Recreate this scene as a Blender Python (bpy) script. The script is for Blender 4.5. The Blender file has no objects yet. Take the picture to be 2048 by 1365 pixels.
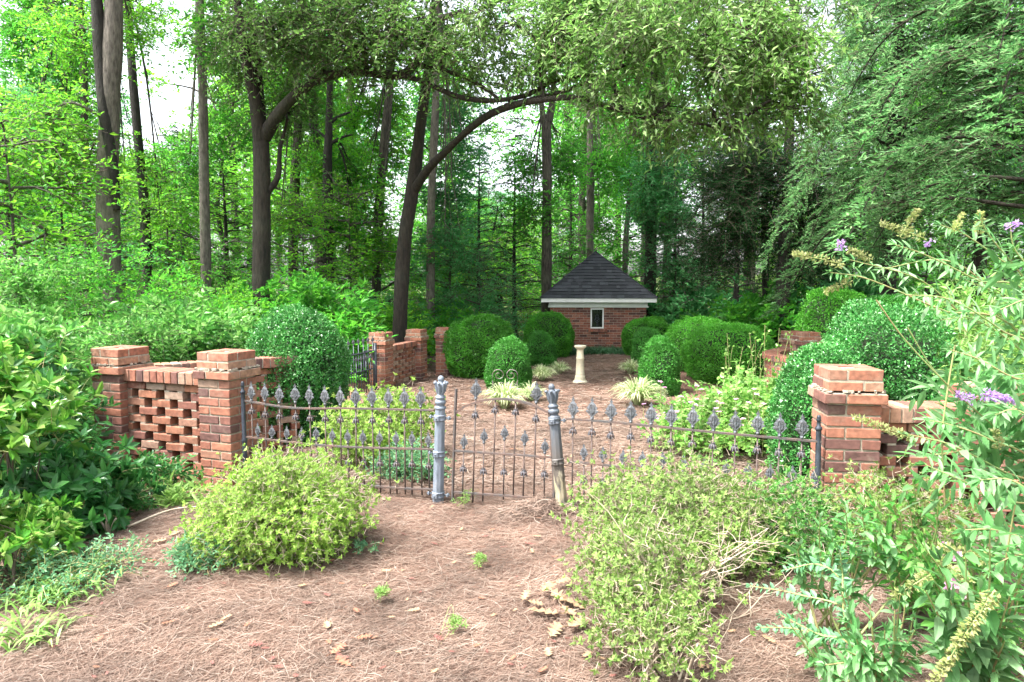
import bpy, math, random
import numpy as np
from mathutils import Vector, Matrix

SC = bpy.context.scene
COL = SC.collection
PI = math.pi

# ------------------------------------------------------------------ camera
F = 1365.0
TH = math.atan(0.0853)
CAMZ = 1.6
cam = bpy.data.cameras.new("camera")
cam.sensor_width = 36.0
cam.lens = 24.0
cam.clip_end = 2000.0
cam.clip_start = 0.05
camo = bpy.data.objects.new("camera", cam)
COL.objects.link(camo)
camo.location = (0, 0, CAMZ)
camo.rotation_euler = (PI / 2 - TH, 0, 0)
SC.camera = camo

# ------------------------------------------------------------------ light
world = bpy.data.worlds.new("World")
SC.world = world
world.use_nodes = True
nt = world.node_tree
nt.nodes.clear()
SUN_EL, SUN_AZ = math.radians(62), math.radians(245)     # azimuth clockwise from +Y
sky = nt.nodes.new("ShaderNodeTexSky")
sky.sky_type = 'NISHITA'
sky.sun_disc = False
sky.sun_elevation = SUN_EL
sky.sun_rotation = SUN_AZ
sky.air_density = 1.0
sky.dust_density = 4.0
hs = nt.nodes.new("ShaderNodeHueSaturation")
hs.inputs['Saturation'].default_value = 0.30
hs.inputs['Value'].default_value = 1.0
bg = nt.nodes.new("ShaderNodeBackground")
bg.inputs['Strength'].default_value = 0.15
ow = nt.nodes.new("ShaderNodeOutputWorld")
nt.links.new(sky.outputs[0], hs.inputs['Color'])
nt.links.new(hs.outputs[0], bg.inputs['Color'])
nt.links.new(bg.outputs[0], ow.inputs['Surface'])
sl = bpy.data.lights.new("sun", 'SUN')
sl.energy = 3.2
sl.angle = math.radians(8)
sl.color = (1.0, 0.96, 0.9)
so = bpy.data.objects.new("sun", sl)
COL.objects.link(so)
sd = Vector((math.sin(SUN_AZ) * math.cos(SUN_EL), math.cos(SUN_AZ) * math.cos(SUN_EL), math.sin(SUN_EL)))
so.rotation_euler = sd.to_track_quat('Z', 'Y').to_euler()
so.location = (-20, -20, 40)
SC.view_settings.view_transform = 'Standard'
SC.view_settings.look = 'None'
SC.view_settings.exposure = 2.15
SC.view_settings.gamma = 1
SC.cycles.max_bounces = 7
SC.cycles.diffuse_bounces = 4
SC.cycles.transmission_bounces = 4
SC.cycles.glossy_bounces = 2
SC.cycles.transparent_max_bounces = 4
SC.cycles.caustics_reflective = False
SC.cycles.caustics_refractive = False
SC.cycles.use_adaptive_sampling = True
SC.cycles.adaptive_threshold = 0.02

# ------------------------------------------------------------------ measuring helpers
cT, sT = math.cos(TH), math.sin(TH)


def ray(px, py):
    x = (px - 1024) / F
    y = (682.5 - py) / F
    return np.array([x, cT + y * sT, -sT + y * cT])


def at(px, py, Y):
    d = ray(px, py)
    return np.array([0, 0, CAMZ]) + d * (Y / d[1])


def X(px, Y):
    return (px - 1024) / F * Y


def on_plane(px, py, A, B):
    n = np.array([-(B[1] - A[1]), B[0] - A[0], 0.0])
    o = np.array([0, 0, CAMZ])
    d = ray(px, py)
    t = np.dot(np.array([A[0], A[1], 0]) - o, n) / np.dot(d, n)
    return o + d * t


def sn(P, seed=0, f=1.0, octv=2):
    """smooth pseudo noise, roughly -1..1, on (n,3) points"""
    r = np.random.RandomState(seed + 77)
    P = np.asarray(P, float)
    out = np.zeros(P.shape[:-1])
    a = 1.0
    for o in range(octv):
        for k in range(5):
            v = r.normal(size=3)
            v = v / np.linalg.norm(v) * f * (2 ** o) * r.uniform(.7, 1.4)
            out += a * np.sin(P @ v + r.uniform(0, 6.28)) * 0.36
        a *= 0.5
    return out


def sstep(a, b, x):
    t = np.clip((x - a) / (b - a), 0, 1)
    return t * t * (3 - 2 * t)


def gz(x, y):
    x = np.asarray(x, float)
    y = np.asarray(y, float)
    z = -0.33 * sstep(4.8, 11, y)
    z = z - 0.20 * np.exp(-((x + 3.1) ** 2 / 1.2 + (y - 5.7) ** 2 / 0.9))
    z = z + 0.09 * np.exp(-((x + 1.9) ** 2 / 0.5 + (y - 4.3) ** 2 / 0.35))
    z = z + 0.05 * np.exp(-((x - 0.25) ** 2 / 0.06 + (y - 4.72) ** 2 / 0.03))
    P = np.stack([x, y, 0 * x], -1)
    w = 1.0 + 4.0 * sstep(20, 40, y)
    z = z + 0.022 * sn(P, 3, 1.6, 3) * w
    z = z + 3.0 * sstep(28, 90, y) * (0.5 + 0.5 * np.sin(x * 0.05))
    return z


def gp(px, Y):
    x = X(px, Y)
    return np.array([x, Y, float(gz(x, Y))])


def nrm(v):
    return v / np.maximum(np.linalg.norm(v, axis=-1, keepdims=True), 1e-9)


# ------------------------------------------------------------------ mesh collector
class MB:
    def __init__(s):
        s.v, s.n = [], 0
        s.t, s.q, s.tm, s.qm, s.ts, s.qs = [], [], [], [], [], []

    def add(s, V, T=None, Q=None, m=0, smooth=False):
        V = np.asarray(V, np.float32).reshape(-1, 3)
        if T is not None and len(T):
            T = np.asarray(T, np.int64).reshape(-1, 3) + s.n
            s.t.append(T); s.tm.append(np.full(len(T), m)); s.ts.append(np.full(len(T), smooth))
        if Q is not None and len(Q):
            Q = np.asarray(Q, np.int64).reshape(-1, 4) + s.n
            s.q.append(Q); s.qm.append(np.full(len(Q), m)); s.qs.append(np.full(len(Q), smooth))
        s.v.append(V)
        s.n += len(V)

    def mesh(s, name, mats):
        me = bpy.data.meshes.new(name)
        V = np.concatenate(s.v) if s.v else np.zeros((0, 3), np.float32)
        T = np.concatenate(s.t) if s.t else np.zeros((0, 3), np.int64)
        Q = np.concatenate(s.q) if s.q else np.zeros((0, 4), np.int64)
        me.vertices.add(len(V))
        me.vertices.foreach_set("co", V.ravel().astype(np.float32))
        nl = T.size + Q.size
        me.loops.add(nl)
        me.loops.foreach_set("vertex_index", np.concatenate([T.ravel(), Q.ravel()]).astype(np.int32))
        me.polygons.add(len(T) + len(Q))
        st = np.concatenate([np.arange(len(T)) * 3, T.size + np.arange(len(Q)) * 4]).astype(np.int32)
        me.polygons.foreach_set("loop_start", st)
        cc = lambda a: np.concatenate(a) if a else np.zeros(0)
        me.polygons.foreach_set("material_index", np.concatenate([cc(s.tm), cc(s.qm)]).astype(np.int32))
        me.polygons.foreach_set("use_smooth", np.concatenate([cc(s.ts), cc(s.qs)]).astype(bool))
        for m in mats:
            me.materials.append(m)
        me.update(calc_edges=True)
        return me

    def build(s, name, mats, parent=None):
        if not isinstance(mats, (list, tuple)):
            mats = [mats]
        return link(name, s.mesh(name, mats), parent)


def link(name, me, parent=None, loc=None):
    o = bpy.data.objects.new(name, me)
    COL.objects.link(o)
    if parent is not None:
        o.parent = parent
    if loc is not None:
        o.location = loc
    return o


def tag(o, label=None, cat=None, group=None, kind=None):
    if label: o["label"] = label
    if cat: o["category"] = cat
    if group: o["group"] = group
    if kind: o["kind"] = kind
    return o


def thing(name, label, cat, loc=(0, 0, 0), rz=0.0, group=None, scale=1.0):
    o = bpy.data.objects.new(name, None)
    o.empty_display_size = 0.1
    COL.objects.link(o)
    o.location = [float(c) for c in loc]
    o.rotation_euler = (0, 0, rz)
    if not isinstance(scale, (tuple, list)):
        scale = (scale,) * 3
    o.scale = scale
    return tag(o, label, cat, group)


def copy_thing(src, label, loc, rz=0.0, scale=1.0, group=None):
    r = src.copy()
    COL.objects.link(r)
    r.location = [float(c) for c in loc]
    r.rotation_euler = (0, 0, rz)
    if not isinstance(scale, (tuple, list)):
        scale = (scale,) * 3
    r.scale = scale
    r["label"] = label
    if group: r["group"] = group
    for ch in list(src.children):
        c = ch.copy(); COL.objects.link(c); c.parent = r
        for g in list(ch.children):
            d = g.copy(); COL.objects.link(d); d.parent = c
    return r


# ------------------------------------------------------------------ geometry builders
def tubes(mb, P, R, sides=4, m=0, smooth=True, cap=False):
    """P (n,k,3) polylines, R (n,k) radii"""
    P = np.asarray(P, float); R = np.asarray(R, float)
    if P.ndim == 2:
        P = P[None]
    n, k, _ = P.shape
    R = np.broadcast_to(R, (n, k))
    Tn = nrm(np.gradient(P, axis=1))
    ref = np.where(np.abs(Tn[:, :1, 2:3]) > .9, np.array([1., 0, 0]), np.array([0, 0, 1.]))
    S = nrm(np.cross(Tn, np.broadcast_to(ref, Tn.shape)))
    B = np.cross(Tn, S)
    a = np.arange(sides) / sides * 2 * PI
    V = P[:, :, None, :] + R[:, :, None, None] * (np.cos(a)[:, None] * S[:, :, None, :] + np.sin(a)[:, None] * B[:, :, None, :])
    idx = np.arange(n * k * sides).reshape(n, k, sides)
    A = idx[:, :-1, :]; C = idx[:, 1:, :]
    Q = np.stack([A, np.roll(A, -1, 2), np.roll(C, -1, 2), C], -1).reshape(-1, 4)
    V = V.reshape(-1, 3)
    T = []
    if cap:
        c = idx.reshape(n, k, sides)
        base = len(V)
        V = np.concatenate([V, P[:, 0], P[:, -1]])
        for i in range(n):
            for j in range(sides):
                T.append((c[i, 0, (j + 1) % sides], c[i, 0, j], base + i))
                T.append((c[i, -1, j], c[i, -1, (j + 1) % sides], base + n + i))
    mb.add(V, T=T, Q=Q, m=m, smooth=smooth)


def strips(mb, P, S, Wd, m=0):
    """flat blades: P (n,k,3), S (n,3) side vector, Wd (n,k) widths"""
    n, k, _ = P.shape
    Wd = np.broadcast_to(Wd, (n, k))
    A = P - S[:, None, :] * Wd[..., None] / 2
    B = P + S[:, None, :] * Wd[..., None] / 2
    V = np.stack([A, B], 2)
    idx = np.arange(n * k * 2).reshape(n, k, 2)
    Q = np.stack([idx[:, :-1, 0], idx[:, :-1, 1], idx[:, 1:, 1], idx[:, 1:, 0]], -1)
    mb.add(V, Q=Q, m=m)


def leaves(mb, P, D, N, L, W, shape='d', m=0, curl=0.15):
    n = len(P)
    D = nrm(D)
    S = nrm(np.cross(D, N))
    N = np.cross(S, D)
    L = np.broadcast_to(L, (n,))[:, None]
    W = np.broadcast_to(W, (n,))[:, None]
    if shape == 'd':
        V = np.stack([P, P + D * L * .45 + S * W * .5 + N * W * .18, P + D * L - N * L * curl, P + D * L * .45 - S * W * .5 + N * W * .18], 1)
        mb.add(V, Q=np.arange(4 * n).reshape(n, 4), m=m)
    else:
        c = lambda t, s, h: P + D * L * t + S * W * s + N * (W * h - L * curl * t * t)
        V = np.stack([P, c(.28, .42, .14), c(.3, 0, 0), c(.28, -.42, .14), c(.66, .38, .13), c(.66, 0, 0), c(.66, -.38, .13), c(1, 0, 0)], 1)
        b = (np.arange(n) * 8)[:, None]
        T = np.concatenate([b + np.array([[0, 1, 2]]), b + np.array([[0, 2, 3]]), b + np.array([[5, 4, 7]]), b + np.array([[6, 5, 7]])])
        Q = np.concatenate([b + np.array([[2, 1, 4, 5]]), b + np.array([[3, 2, 5, 6]])])
        mb.add(V, T=T, Q=Q, m=m)


def sprays(mb, rs, O, D, Ls, m_leaf, L, W, ang=.9, droop=.25, up=.7, shape='d', m=0, stem_m=None, stem_r=.003, jit=.3, curl=.15, ldroop=0.0, whorl=False):
    n = len(O)
    D = nrm(D)
    Ls = np.broadcast_to(Ls, (n,))[:, None]
    Nn = nrm(up * np.array([0, 0, 1.]) + (1 - up) * rs.normal(size=(n, 3)))
    S = nrm(np.cross(D, Nn))
    Nn = np.cross(S, D)
    t = np.linspace(.12, 1, m_leaf)[None, :] + rs.uniform(-.04, .04, (n, m_leaf))
    P = O[:, None] + D[:, None] * (Ls * t)[..., None]
    P[..., 2] -= droop * Ls * t * t
    if whorl:
        phi = rs.uniform(0, 6.28, (n, 1)) + np.arange(m_leaf)[None, :] * 2.4
        P = O[:, None] + D[:, None] * (Ls * (1 - .25 * rs.uniform(0, 1, (n, m_leaf))))[..., None]
        rad = np.cos(phi)[..., None] * S[:, None] + np.sin(phi)[..., None] * Nn[:, None]
        LD = math.cos(ang) * D[:, None] + math.sin(ang) * rad + rs.normal(size=(n, m_leaf, 3)) * jit * .5
        LN = D[:, None] - .3 * rad + rs.normal(size=LD.shape) * .2
    else:
        sg = np.where(np.arange(m_leaf) % 2 == 0, 1., -1.)[None, :, None]
        LD = math.cos(ang) * D[:, None] + sg * math.sin(ang) * S[:, None] + rs.normal(size=(n, m_leaf, 3)) * jit
        LN = Nn[:, None] + rs.normal(size=LD.shape) * (jit * 1.3)
    LD[..., 2] -= ldroop
    ff = rs.uniform(.65, 1.2, n * m_leaf)
    leaves(mb, P.reshape(-1, 3), LD.reshape(-1, 3), LN.reshape(-1, 3), L * ff, W * ff, shape, m, curl)
    if stem_m is not None:
        tt = np.array([0, .5, 1.])
        Q = O[:, None] + D[:, None] * (Ls * tt)[..., None]
        Q[..., 2] -= droop * Ls * tt * tt
        tubes(mb, Q, np.array([1, .8, .4]) * stem_r, 3, stem_m)


def boxes(mb, C, H, A=0.0, m=0, cham=0.0, rs=None, jit=0.0):
    """C (n,3) centres, H (n,3) half sizes, A (n,) z rotation"""
    C = np.atleast_2d(np.asarray(C, float)); n = len(C)
    H = np.broadcast_to(np.asarray(H, float), (n, 3))
    A = np.broadcast_to(np.asarray(A, float), (n,))
    sg = np.array([[-1, -1, -1], [1, -1, -1], [1, 1, -1], [-1, 1, -1], [-1, -1, 1], [1, -1, 1], [1, 1, 1], [-1, 1, 1]], float)
    if cham <= 0:
        V = sg[None] * H[:, None]
        if rs is not None:
            V = V + rs.uniform(-jit, jit, V.shape)
        Q = np.array([[0, 3, 2, 1], [4, 5, 6, 7], [0, 1, 5, 4], [1, 2, 6, 5], [2, 3, 7, 6], [3, 0, 4, 7]])
        nv = 8; T = np.zeros((0, 3), int)
    else:
        # 24 verts: per corner 3
        Vs = []
        for ax in range(3):
            K = np.repeat((H - cham)[:, None], 8, 1)
            K[:, :, ax] = H[:, None, ax]
            Vs.append(sg[None] * K)
        V = np.concatenate(Vs, 1)
        if rs is not None:
            j = rs.uniform(-jit, jit, (n, 8, 3))
            V = V + np.concatenate([j, j, j], 1)
        face = [[0, 3, 2, 1], [4, 5, 6, 7], [0, 1, 5, 4], [1, 2, 6, 5], [2, 3, 7, 6], [3, 0, 4, 7]]
        fax = [2, 2, 1, 0, 1, 0]
        Q = [[c + 8 * fax[i] for c in f] for i, f in enumerate(face)]
        for i in range(6):
            for j in range(i + 1, 6):
                sh = [c for c in face[i] if c in face[j]]
                if len(sh) == 2:
                    a, b = sh
                    Q.append([a + 8 * fax[i], b + 8 * fax[i], b + 8 * fax[j], a + 8 * fax[j]])
        Q = np.array(Q)
        T = np.array([[c, c + 8, c + 16] for c in range(8)])
        nv = 24
    c, s_ = np.cos(A)[:, None], np.sin(A)[:, None]
    Vx = V[..., 0] * c - V[..., 1] * s_
    Vy = V[..., 0] * s_ + V[..., 1] * c
    V = np.stack([Vx, Vy, V[..., 2]], -1) + C[:, None]
    b = (np.arange(n) * nv)[:, None, None]
    mb.add(V, T=(T[None] + b).reshape(-1, 3) if len(T) else None, Q=(Q[None] + b).reshape(-1, 4), m=m)


def lathe(mb, prof, sides=16, m=0, c=(0, 0, 0), smooth=True, flute=None):
    prof = np.array(prof, float)
    a = np.arange(sides) / sides * 2 * PI
    r = prof[:, 0][:, None] * np.ones(sides)[None]
    if flute is not None:
        r = r * (1 + flute[:, None] * np.cos(a * 8)[None])
    V = np.stack([r * np.cos(a), r * np.sin(a), np.repeat(prof[:, 1][:, None], sides, 1)], -1) + np.array(c)
    k = len(prof)
    idx = np.arange(k * sides).reshape(k, sides)
    Q = np.stack([idx[:-1], np.roll(idx[:-1], -1, 1), np.roll(idx[1:], -1, 1), idx[1:]], -1)
    mb.add(V, Q=Q, m=m, smooth=smooth)


def ball(mb, c, r, seg=10, m=0, sc=(1, 1, 1), noise=0, seed=0, smooth=True):
    th = np.linspace(0.001, PI - .001, seg)
    ph = np.arange(seg * 2) / (seg * 2) * 2 * PI
    u = np.stack([np.sin(th)[:, None] * np.cos(ph), np.sin(th)[:, None] * np.sin(ph), np.repeat(np.cos(th)[:, None], seg * 2, 1)], -1)
    rr = r * (1 + noise * sn(u * 1.0, seed, 2.5)) if noise else r
    V = u * (rr[..., None] if noise else rr) * np.array(sc) + np.array(c)
    idx = np.arange(seg * seg * 2).reshape(seg, seg * 2)
    Q = np.stack([idx[:-1], idx[1:], np.roll(idx[1:], -1, 1), np.roll(idx[:-1], -1, 1)], -1)
    mb.add(V, Q=Q, m=m, smooth=smooth)


def bez(p, n=12):
    """smooth curve through 3D control points (Catmull-Rom)"""
    p = np.array(p, float)
    if len(p) == 2:
        t = np.linspace(0, 1, n)[:, None]
        return p[0] * (1 - t) + p[1] * t
    q = np.vstack([2 * p[0] - p[1], p, 2 * p[-1] - p[-2]])
    out = []
    segs = len(p) - 1
    for u in np.linspace(0, segs - 1e-6, n):
        i = int(u); t = u - i
        a, b, c, d = q[i], q[i + 1], q[i + 2], q[i + 3]
        out.append(.5 * (2 * b + (c - a) * t + (2 * a - 5 * b + 4 * c - d) * t * t + (3 * b - a - 3 * c + d) * t ** 3))
    return np.array(out)


# ------------------------------------------------------------------ materials
def newmat(name):
    m = bpy.data.materials.new(name)
    m.use_nodes = True
    n = m.node_tree.nodes
    l = m.node_tree.links
    n.clear()
    out = n.new("ShaderNodeOutputMaterial")
    p = n.new("ShaderNodeBsdfPrincipled")
    l.new(p.outputs[0], out.inputs[0])
    return m, n, l, p, out


def ramp(n, stops):
    r = n.new("ShaderNodeValToRGB")
    e = r.color_ramp.elements
    while len(e) > 1:
        e.remove(e[-1])
    e[0].position = stops[0][0]; e[0].color = (*stops[0][1], 1)
    for p, c in stops[1:]:
        x = e.new(p); x.color = (*c, 1)
    return r


def leaf_mat(name, cols, trans=.35, rough=.5, clump=.8, clump_amt=.35, spec=.35):
    m, n, l, p, out = newmat(name)
    g = n.new("ShaderNodeNewGeometry")
    k = len(cols)
    r = ramp(n, [(i / max(1, k - 1), c) for i, c in enumerate(cols)])
    l.new(g.outputs['Random Per Island'], r.inputs[0])
    tc = n.new("ShaderNodeTexCoord")
    no = n.new("ShaderNodeTexNoise")
    no.inputs['Scale'].default_value = clump
    no.inputs['Detail'].default_value = 2
    l.new(tc.outputs['Object'], no.inputs['Vector'])
    mr = n.new("ShaderNodeMapRange")
    mr.inputs[1].default_value = .3; mr.inputs[2].default_value = .7
    mr.inputs[3].default_value = 1 - clump_amt; mr.inputs[4].default_value = 1 + clump_amt
    l.new(no.outputs[0], mr.inputs[0])
    hv = n.new("ShaderNodeHueSaturation")
    l.new(r.outputs[0], hv.inputs['Color'])
    l.new(mr.outputs[0], hv.inputs['Value'])
    l.new(hv.outputs[0], p.inputs['Base Color'])
    p.inputs['Roughness'].default_value = rough
    p.inputs['Specular IOR Level'].default_value = spec
    if trans > 0:
        tr = n.new("ShaderNodeBsdfTranslucent")
        h2 = n.new("ShaderNodeHueSaturation")
        h2.inputs['Hue'].default_value = .495
        h2.inputs['Saturation'].default_value = 1.0
        h2.inputs['Value'].default_value = 1.5
        l.new(hv.outputs[0], h2.inputs['Color'])
        l.new(h2.outputs[0], tr.inputs['Color'])
        mx = n.new("ShaderNodeMixShader")
        mx.inputs[0].default_value = trans
        l.new(p.outputs[0], mx.inputs[1]); l.new(tr.outputs[0], mx.inputs[2])
        l.new(mx.outputs[0], out.inputs[0])
    return m


def bark_mat(name, c1, c2, moss=0.0, scale=6.0):
    m, n, l, p, out = newmat(name)
    tc = n.new("ShaderNodeTexCoord")
    mp = n.new("ShaderNodeMapping")
    mp.inputs['Scale'].default_value = (scale * 3.4, scale * 3.4, scale * .9)
    l.new(tc.outputs['Object'], mp.inputs[0])
    no = n.new("ShaderNodeTexNoise"); no.inputs['Scale'].default_value = 1.0; no.inputs['Detail'].default_value = 6; no.inputs['Roughness'].default_value = .65
    l.new(mp.outputs[0], no.inputs['Vector'])
    r = ramp(n, [(.32, c1), (.68, c2)])
    l.new(no.outputs[0], r.inputs[0])
    no2 = n.new("ShaderNodeTexNoise"); no2.inputs['Scale'].default_value = 1.1; no2.inputs['Detail'].default_value = 4
    l.new(tc.outputs['Object'], no2.inputs['Vector'])
    r2 = ramp(n, [(.50, (0, 0, 0)), (.72, (moss, moss, moss))])
    l.new(no2.outputs[0], r2.inputs[0])
    mx = n.new("ShaderNodeMix"); mx.data_type = 'RGBA'
    l.new(r2.outputs[0], mx.inputs[0]); l.new(r.outputs[0], mx.inputs[6])
    mx.inputs[7].default_value = (.16, .19, .12, 1)
    l.new(mx.outputs[2], p.inputs['Base Color'])
    p.inputs['Roughness'].default_value = .9
    bp = n.new("ShaderNodeBump"); bp.inputs['Strength'].default_value = .9; bp.inputs['Distance'].default_value = .04
    l.new(no.outputs[0], bp.inputs['Height']); l.new(bp.outputs[0], p.inputs['Normal'])
    return m


def plain(name, c, rough=.6, metal=0., c2=None, scale=8., bump=0., pos=(.4, .6)):
    m, n, l, p, out = newmat(name)
    p.inputs['Roughness'].default_value = rough
    p.inputs['Metallic'].default_value = metal
    if c2 is None:
        c2 = tuple(x * .8 for x in c)
    tc = n.new("ShaderNodeTexCoord")
    no = n.new("ShaderNodeTexNoise"); no.inputs['Scale'].default_value = scale; no.inputs['Detail'].default_value = 5
    no.inputs['Roughness'].default_value = .65
    l.new(tc.outputs['Object'], no.inputs['Vector'])
    r = ramp(n, [(pos[0], c), (pos[1], c2)])
    l.new(no.outputs[0], r.inputs[0]); l.new(r.outputs[0], p.inputs['Base Color'])
    if bump:
        bp = n.new("ShaderNodeBump"); bp.inputs['Strength'].default_value = bump; bp.inputs['Distance'].default_value = .01
        l.new(no.outputs[0], bp.inputs['Height']); l.new(bp.outputs[0], p.inputs['Normal'])
    return m


def island_mat(name, stops, rough=.85, nscale=30., namt=.3, bump=.5, stain=None):
    m, n, l, p, out = newmat(name)
    g = n.new("ShaderNodeNewGeometry")
    r = ramp(n, stops)
    l.new(g.outputs['Random Per Island'], r.inputs[0])
    tc = n.new("ShaderNodeTexCoord")
    no = n.new("ShaderNodeTexNoise"); no.inputs['Scale'].default_value = nscale; no.inputs['Detail'].default_value = 4
    l.new(tc.outputs['Object'], no.inputs['Vector'])
    mr = n.new("ShaderNodeMapRange"); mr.inputs[1].default_value = .3; mr.inputs[2].default_value = .7
    mr.inputs[3].default_value = 1 - namt; mr.inputs[4].default_value = 1 + namt
    l.new(no.outputs[0], mr.inputs[0])
    hv = n.new("ShaderNodeHueSaturation")
    l.new(r.outputs[0], hv.inputs['Color']); l.new(mr.outputs[0], hv.inputs['Value'])
    src = hv.outputs[0]
    if stain:
        n2 = n.new("ShaderNodeTexNoise"); n2.inputs['Scale'].default_value = 4.5; n2.inputs['Detail'].default_value = 5; n2.inputs['Roughness'].default_value = .7
        l.new(tc.outputs['Object'], n2.inputs['Vector'])
        r2 = ramp(n, [(.55, (0, 0, 0)), (.75, (.55, .55, .55))])
        l.new(n2.outputs[0], r2.inputs[0])
        mx = n.new("ShaderNodeMix"); mx.data_type = 'RGBA'
        l.new(r2.outputs[0], mx.inputs[0]); l.new(src, mx.inputs[6]); mx.inputs[7].default_value = (*stain, 1)
        src = mx.outputs[2]
    l.new(src, p.inputs['Base Color'])
    p.inputs['Roughness'].default_value = rough
    if bump:
        bp = n.new("ShaderNodeBump"); bp.inputs['Strength'].default_value = bump; bp.inputs['Distance'].default_value = .004
        l.new(no.outputs[0], bp.inputs['Height']); l.new(bp.outputs[0], p.inputs['Normal'])
    return m


M = {}
M['brick'] = island_mat('brick', [(0, (.125, .055, .045)), (.12, (.105, .055, .048)), (.2, (.22, .085, .058)), (.5, (.28, .112, .07)), (.65, (.32, .14, .085)), (.8, (.22, .09, .062)), (.93, (.31, .17, .11)), (1, (.29, .2, .15))], stain=(.30, .235, .175))
M['brick_shed'] = island_mat('brick_shed', [(0, (.07, .035, .03)), (.25, (.12, .05, .04)), (.45, (.24, .08, .05)), (.7, (.30, .11, .07)), (.85, (.14, .06, .05)), (1, (.33, .15, .10))])
M['brick_lattice'] = island_mat('brick_lattice', [(0, (.15, .062, .048)), (.3, (.235, .09, .055)), (.6, (.28, .12, .068)), (.85, (.25, .13, .09)), (1, (.34, .25, .19))], stain=(.38, .34, .28))
M['mortar'] = plain('mortar', (.38, .33, .26), .95, 0, (.26, .225, .18), 25, .5)
M['iron'] = plain('weathered_iron', (.16, .17, .19), .6, .3, (.20, .12, .09), 14, .3, (.42, .62))
M['rail'] = plain('rusty_iron_rail', (.085, .08, .08), .65, .25, (.15, .09, .07), 9, .3, (.4, .66))
M['finial'] = plain('grey_cast_iron', (.15, .165, .185), .6, .3, (.085, .078, .074), 60, .5, (.44, .66))
M['rosette'] = plain('rusty_cast_iron', (.09, .095, .11), .7, .2, (.12, .08, .065), 50, .5, (.42, .62))
M['dark_iron'] = plain('dark_blue_iron', (.055, .065, .085), .45, .4, (.03, .035, .045), 12, .2)
M['needle'] = leaf_mat('dark_pine', [(.010, .042, .014), (.02, .065, .022), (.034, .09, .03)], .3, .7, .8, .35, .08)
M['hemlock'] = leaf_mat('hemlock', [(.05, .16, .05), (.08, .22, .07), (.13, .29, .10), (.20, .36, .15)], .45, .5, 1.2, .5)
M['oakleaf'] = leaf_mat('willow_oak', [(.09, .21, .045), (.14, .28, .06), (.20, .35, .10), (.30, .42, .20)], .52, .35, 1.6, .5, .4)
M['oakdark'] = leaf_mat('willow_oak_deep', [(.06, .15, .03), (.09, .19, .04), (.13, .24, .06)], .45, .4, 1.6, .5, .4)
M['bright'] = leaf_mat('bright_green', [(.07, .28, .022), (.13, .39, .028), (.20, .45, .035), (.05, .25, .045)], .58, .5, .35, .4)
M['mid'] = leaf_mat('mid_green', [(.04, .22, .025), (.07, .31, .03), (.12, .38, .035), (.035, .17, .03)], .58, .5, .4, .4)
M['teal'] = leaf_mat('cool_green', [(.04, .19, .055), (.07, .26, .085), (.12, .33, .12)], .55, .5, .4, .4)
M['shrub'] = leaf_mat('shrub_green', [(.04, .16, .03), (.07, .24, .04), (.12, .31, .055), (.19, .36, .11)], .4, .45, 1.6, .5, .35)
M['dshrub'] = leaf_mat('deep_shrub_green', [(.02, .10, .025), (.035, .15, .035), (.06, .20, .04)], .3, .35, 1.6, .4)
M['laurel'] = leaf_mat('laurel_green', [(.03, .14, .02), (.07, .24, .025), (.16, .34, .05), (.28, .43, .12)], .4, .3, 3.5, .45, .4)
M['box'] = leaf_mat('boxwood', [(.032, .17, .014), (.058, .24, .02), (.095, .31, .03)], .3, .4, 3.5, .4)
M['boxblue'] = leaf_mat('boxwood_cool', [(.035, .17, .022), (.06, .24, .035), (.09, .31, .05)], .3, .4, 3.5, .4)
M['boxlight'] = leaf_mat('boxwood_light', [(.055, .25, .025), (.085, .33, .03), (.13, .40, .045)], .3, .4, 3.5, .3)
M['holly'] = leaf_mat('holly', [(.022, .13, .02), (.038, .20, .036), (.065, .27, .05), (.17, .36, .13)], .2, .3, 3, .35, .55)
M['azalea'] = leaf_mat('azalea', [(.13, .26, .035), (.19, .335, .05), (.27, .41, .08), (.34, .45, .14)], .4, .5, 3, .35, .25)
M['azalea_old'] = leaf_mat('azalea_dull', [(.10, .20, .04), (.16, .27, .06), (.23, .34, .09), (.30, .36, .15)], .4, .5, 3, .35, .25)
M['budd'] = leaf_mat('butterfly_bush', [(.07, .21, .06), (.11, .28, .09), (.16, .34, .13), (.24, .40, .21)], .4, .45, 3, .35)
M['anem'] = leaf_mat('anemone', [(.08, .22, .04), (.13, .31, .05), (.22, .39, .09), (.30, .42, .18)], .4, .5, 4, .45)
M['grassy'] = leaf_mat('grass_blade', [(.12, .25, .05), (.2, .36, .08), (.26, .42, .14)], .35, .5, 3, .2)
M['liriope'] = leaf_mat('variegated_blade', [(.13, .25, .06), (.5, .55, .3), (.62, .65, .42), (.2, .33, .08), (.66, .68, .5)], .3, .5, 2, .15)
M['mondo'] = leaf_mat('mondo', [(.03, .10, .04), (.05, .15, .06)], .2, .5)
M['cover'] = leaf_mat('ground_cover', [(.07, .2, .09), (.11, .27, .13), (.17, .34, .18)], .3, .5, 3, .2)
M['pink'] = leaf_mat('pink_petal', [(.6, .28, .5), (.72, .4, .62), (.8, .55, .7)], .4, .6)
M['lilac'] = leaf_mat('lilac_petal', [(.35, .2, .55), (.5, .3, .65), (.6, .42, .7)], .4, .6)
M['spent'] = leaf_mat('spent_flower', [(.24, .30, .09), (.34, .40, .15), (.26, .25, .12), (.42, .46, .22)], .4, .7)
M['stem'] = plain('green_stem', (.22, .3, .1), .6, 0, (.28, .22, .1), 5)
M['twig'] = plain('twig', (.30, .23, .17), .8, 0, (.42, .36, .28), 12)
M['dtwig'] = plain('dark_twig', (.07, .055, .04), .9, 0, (.12, .09, .07), 12)
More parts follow.
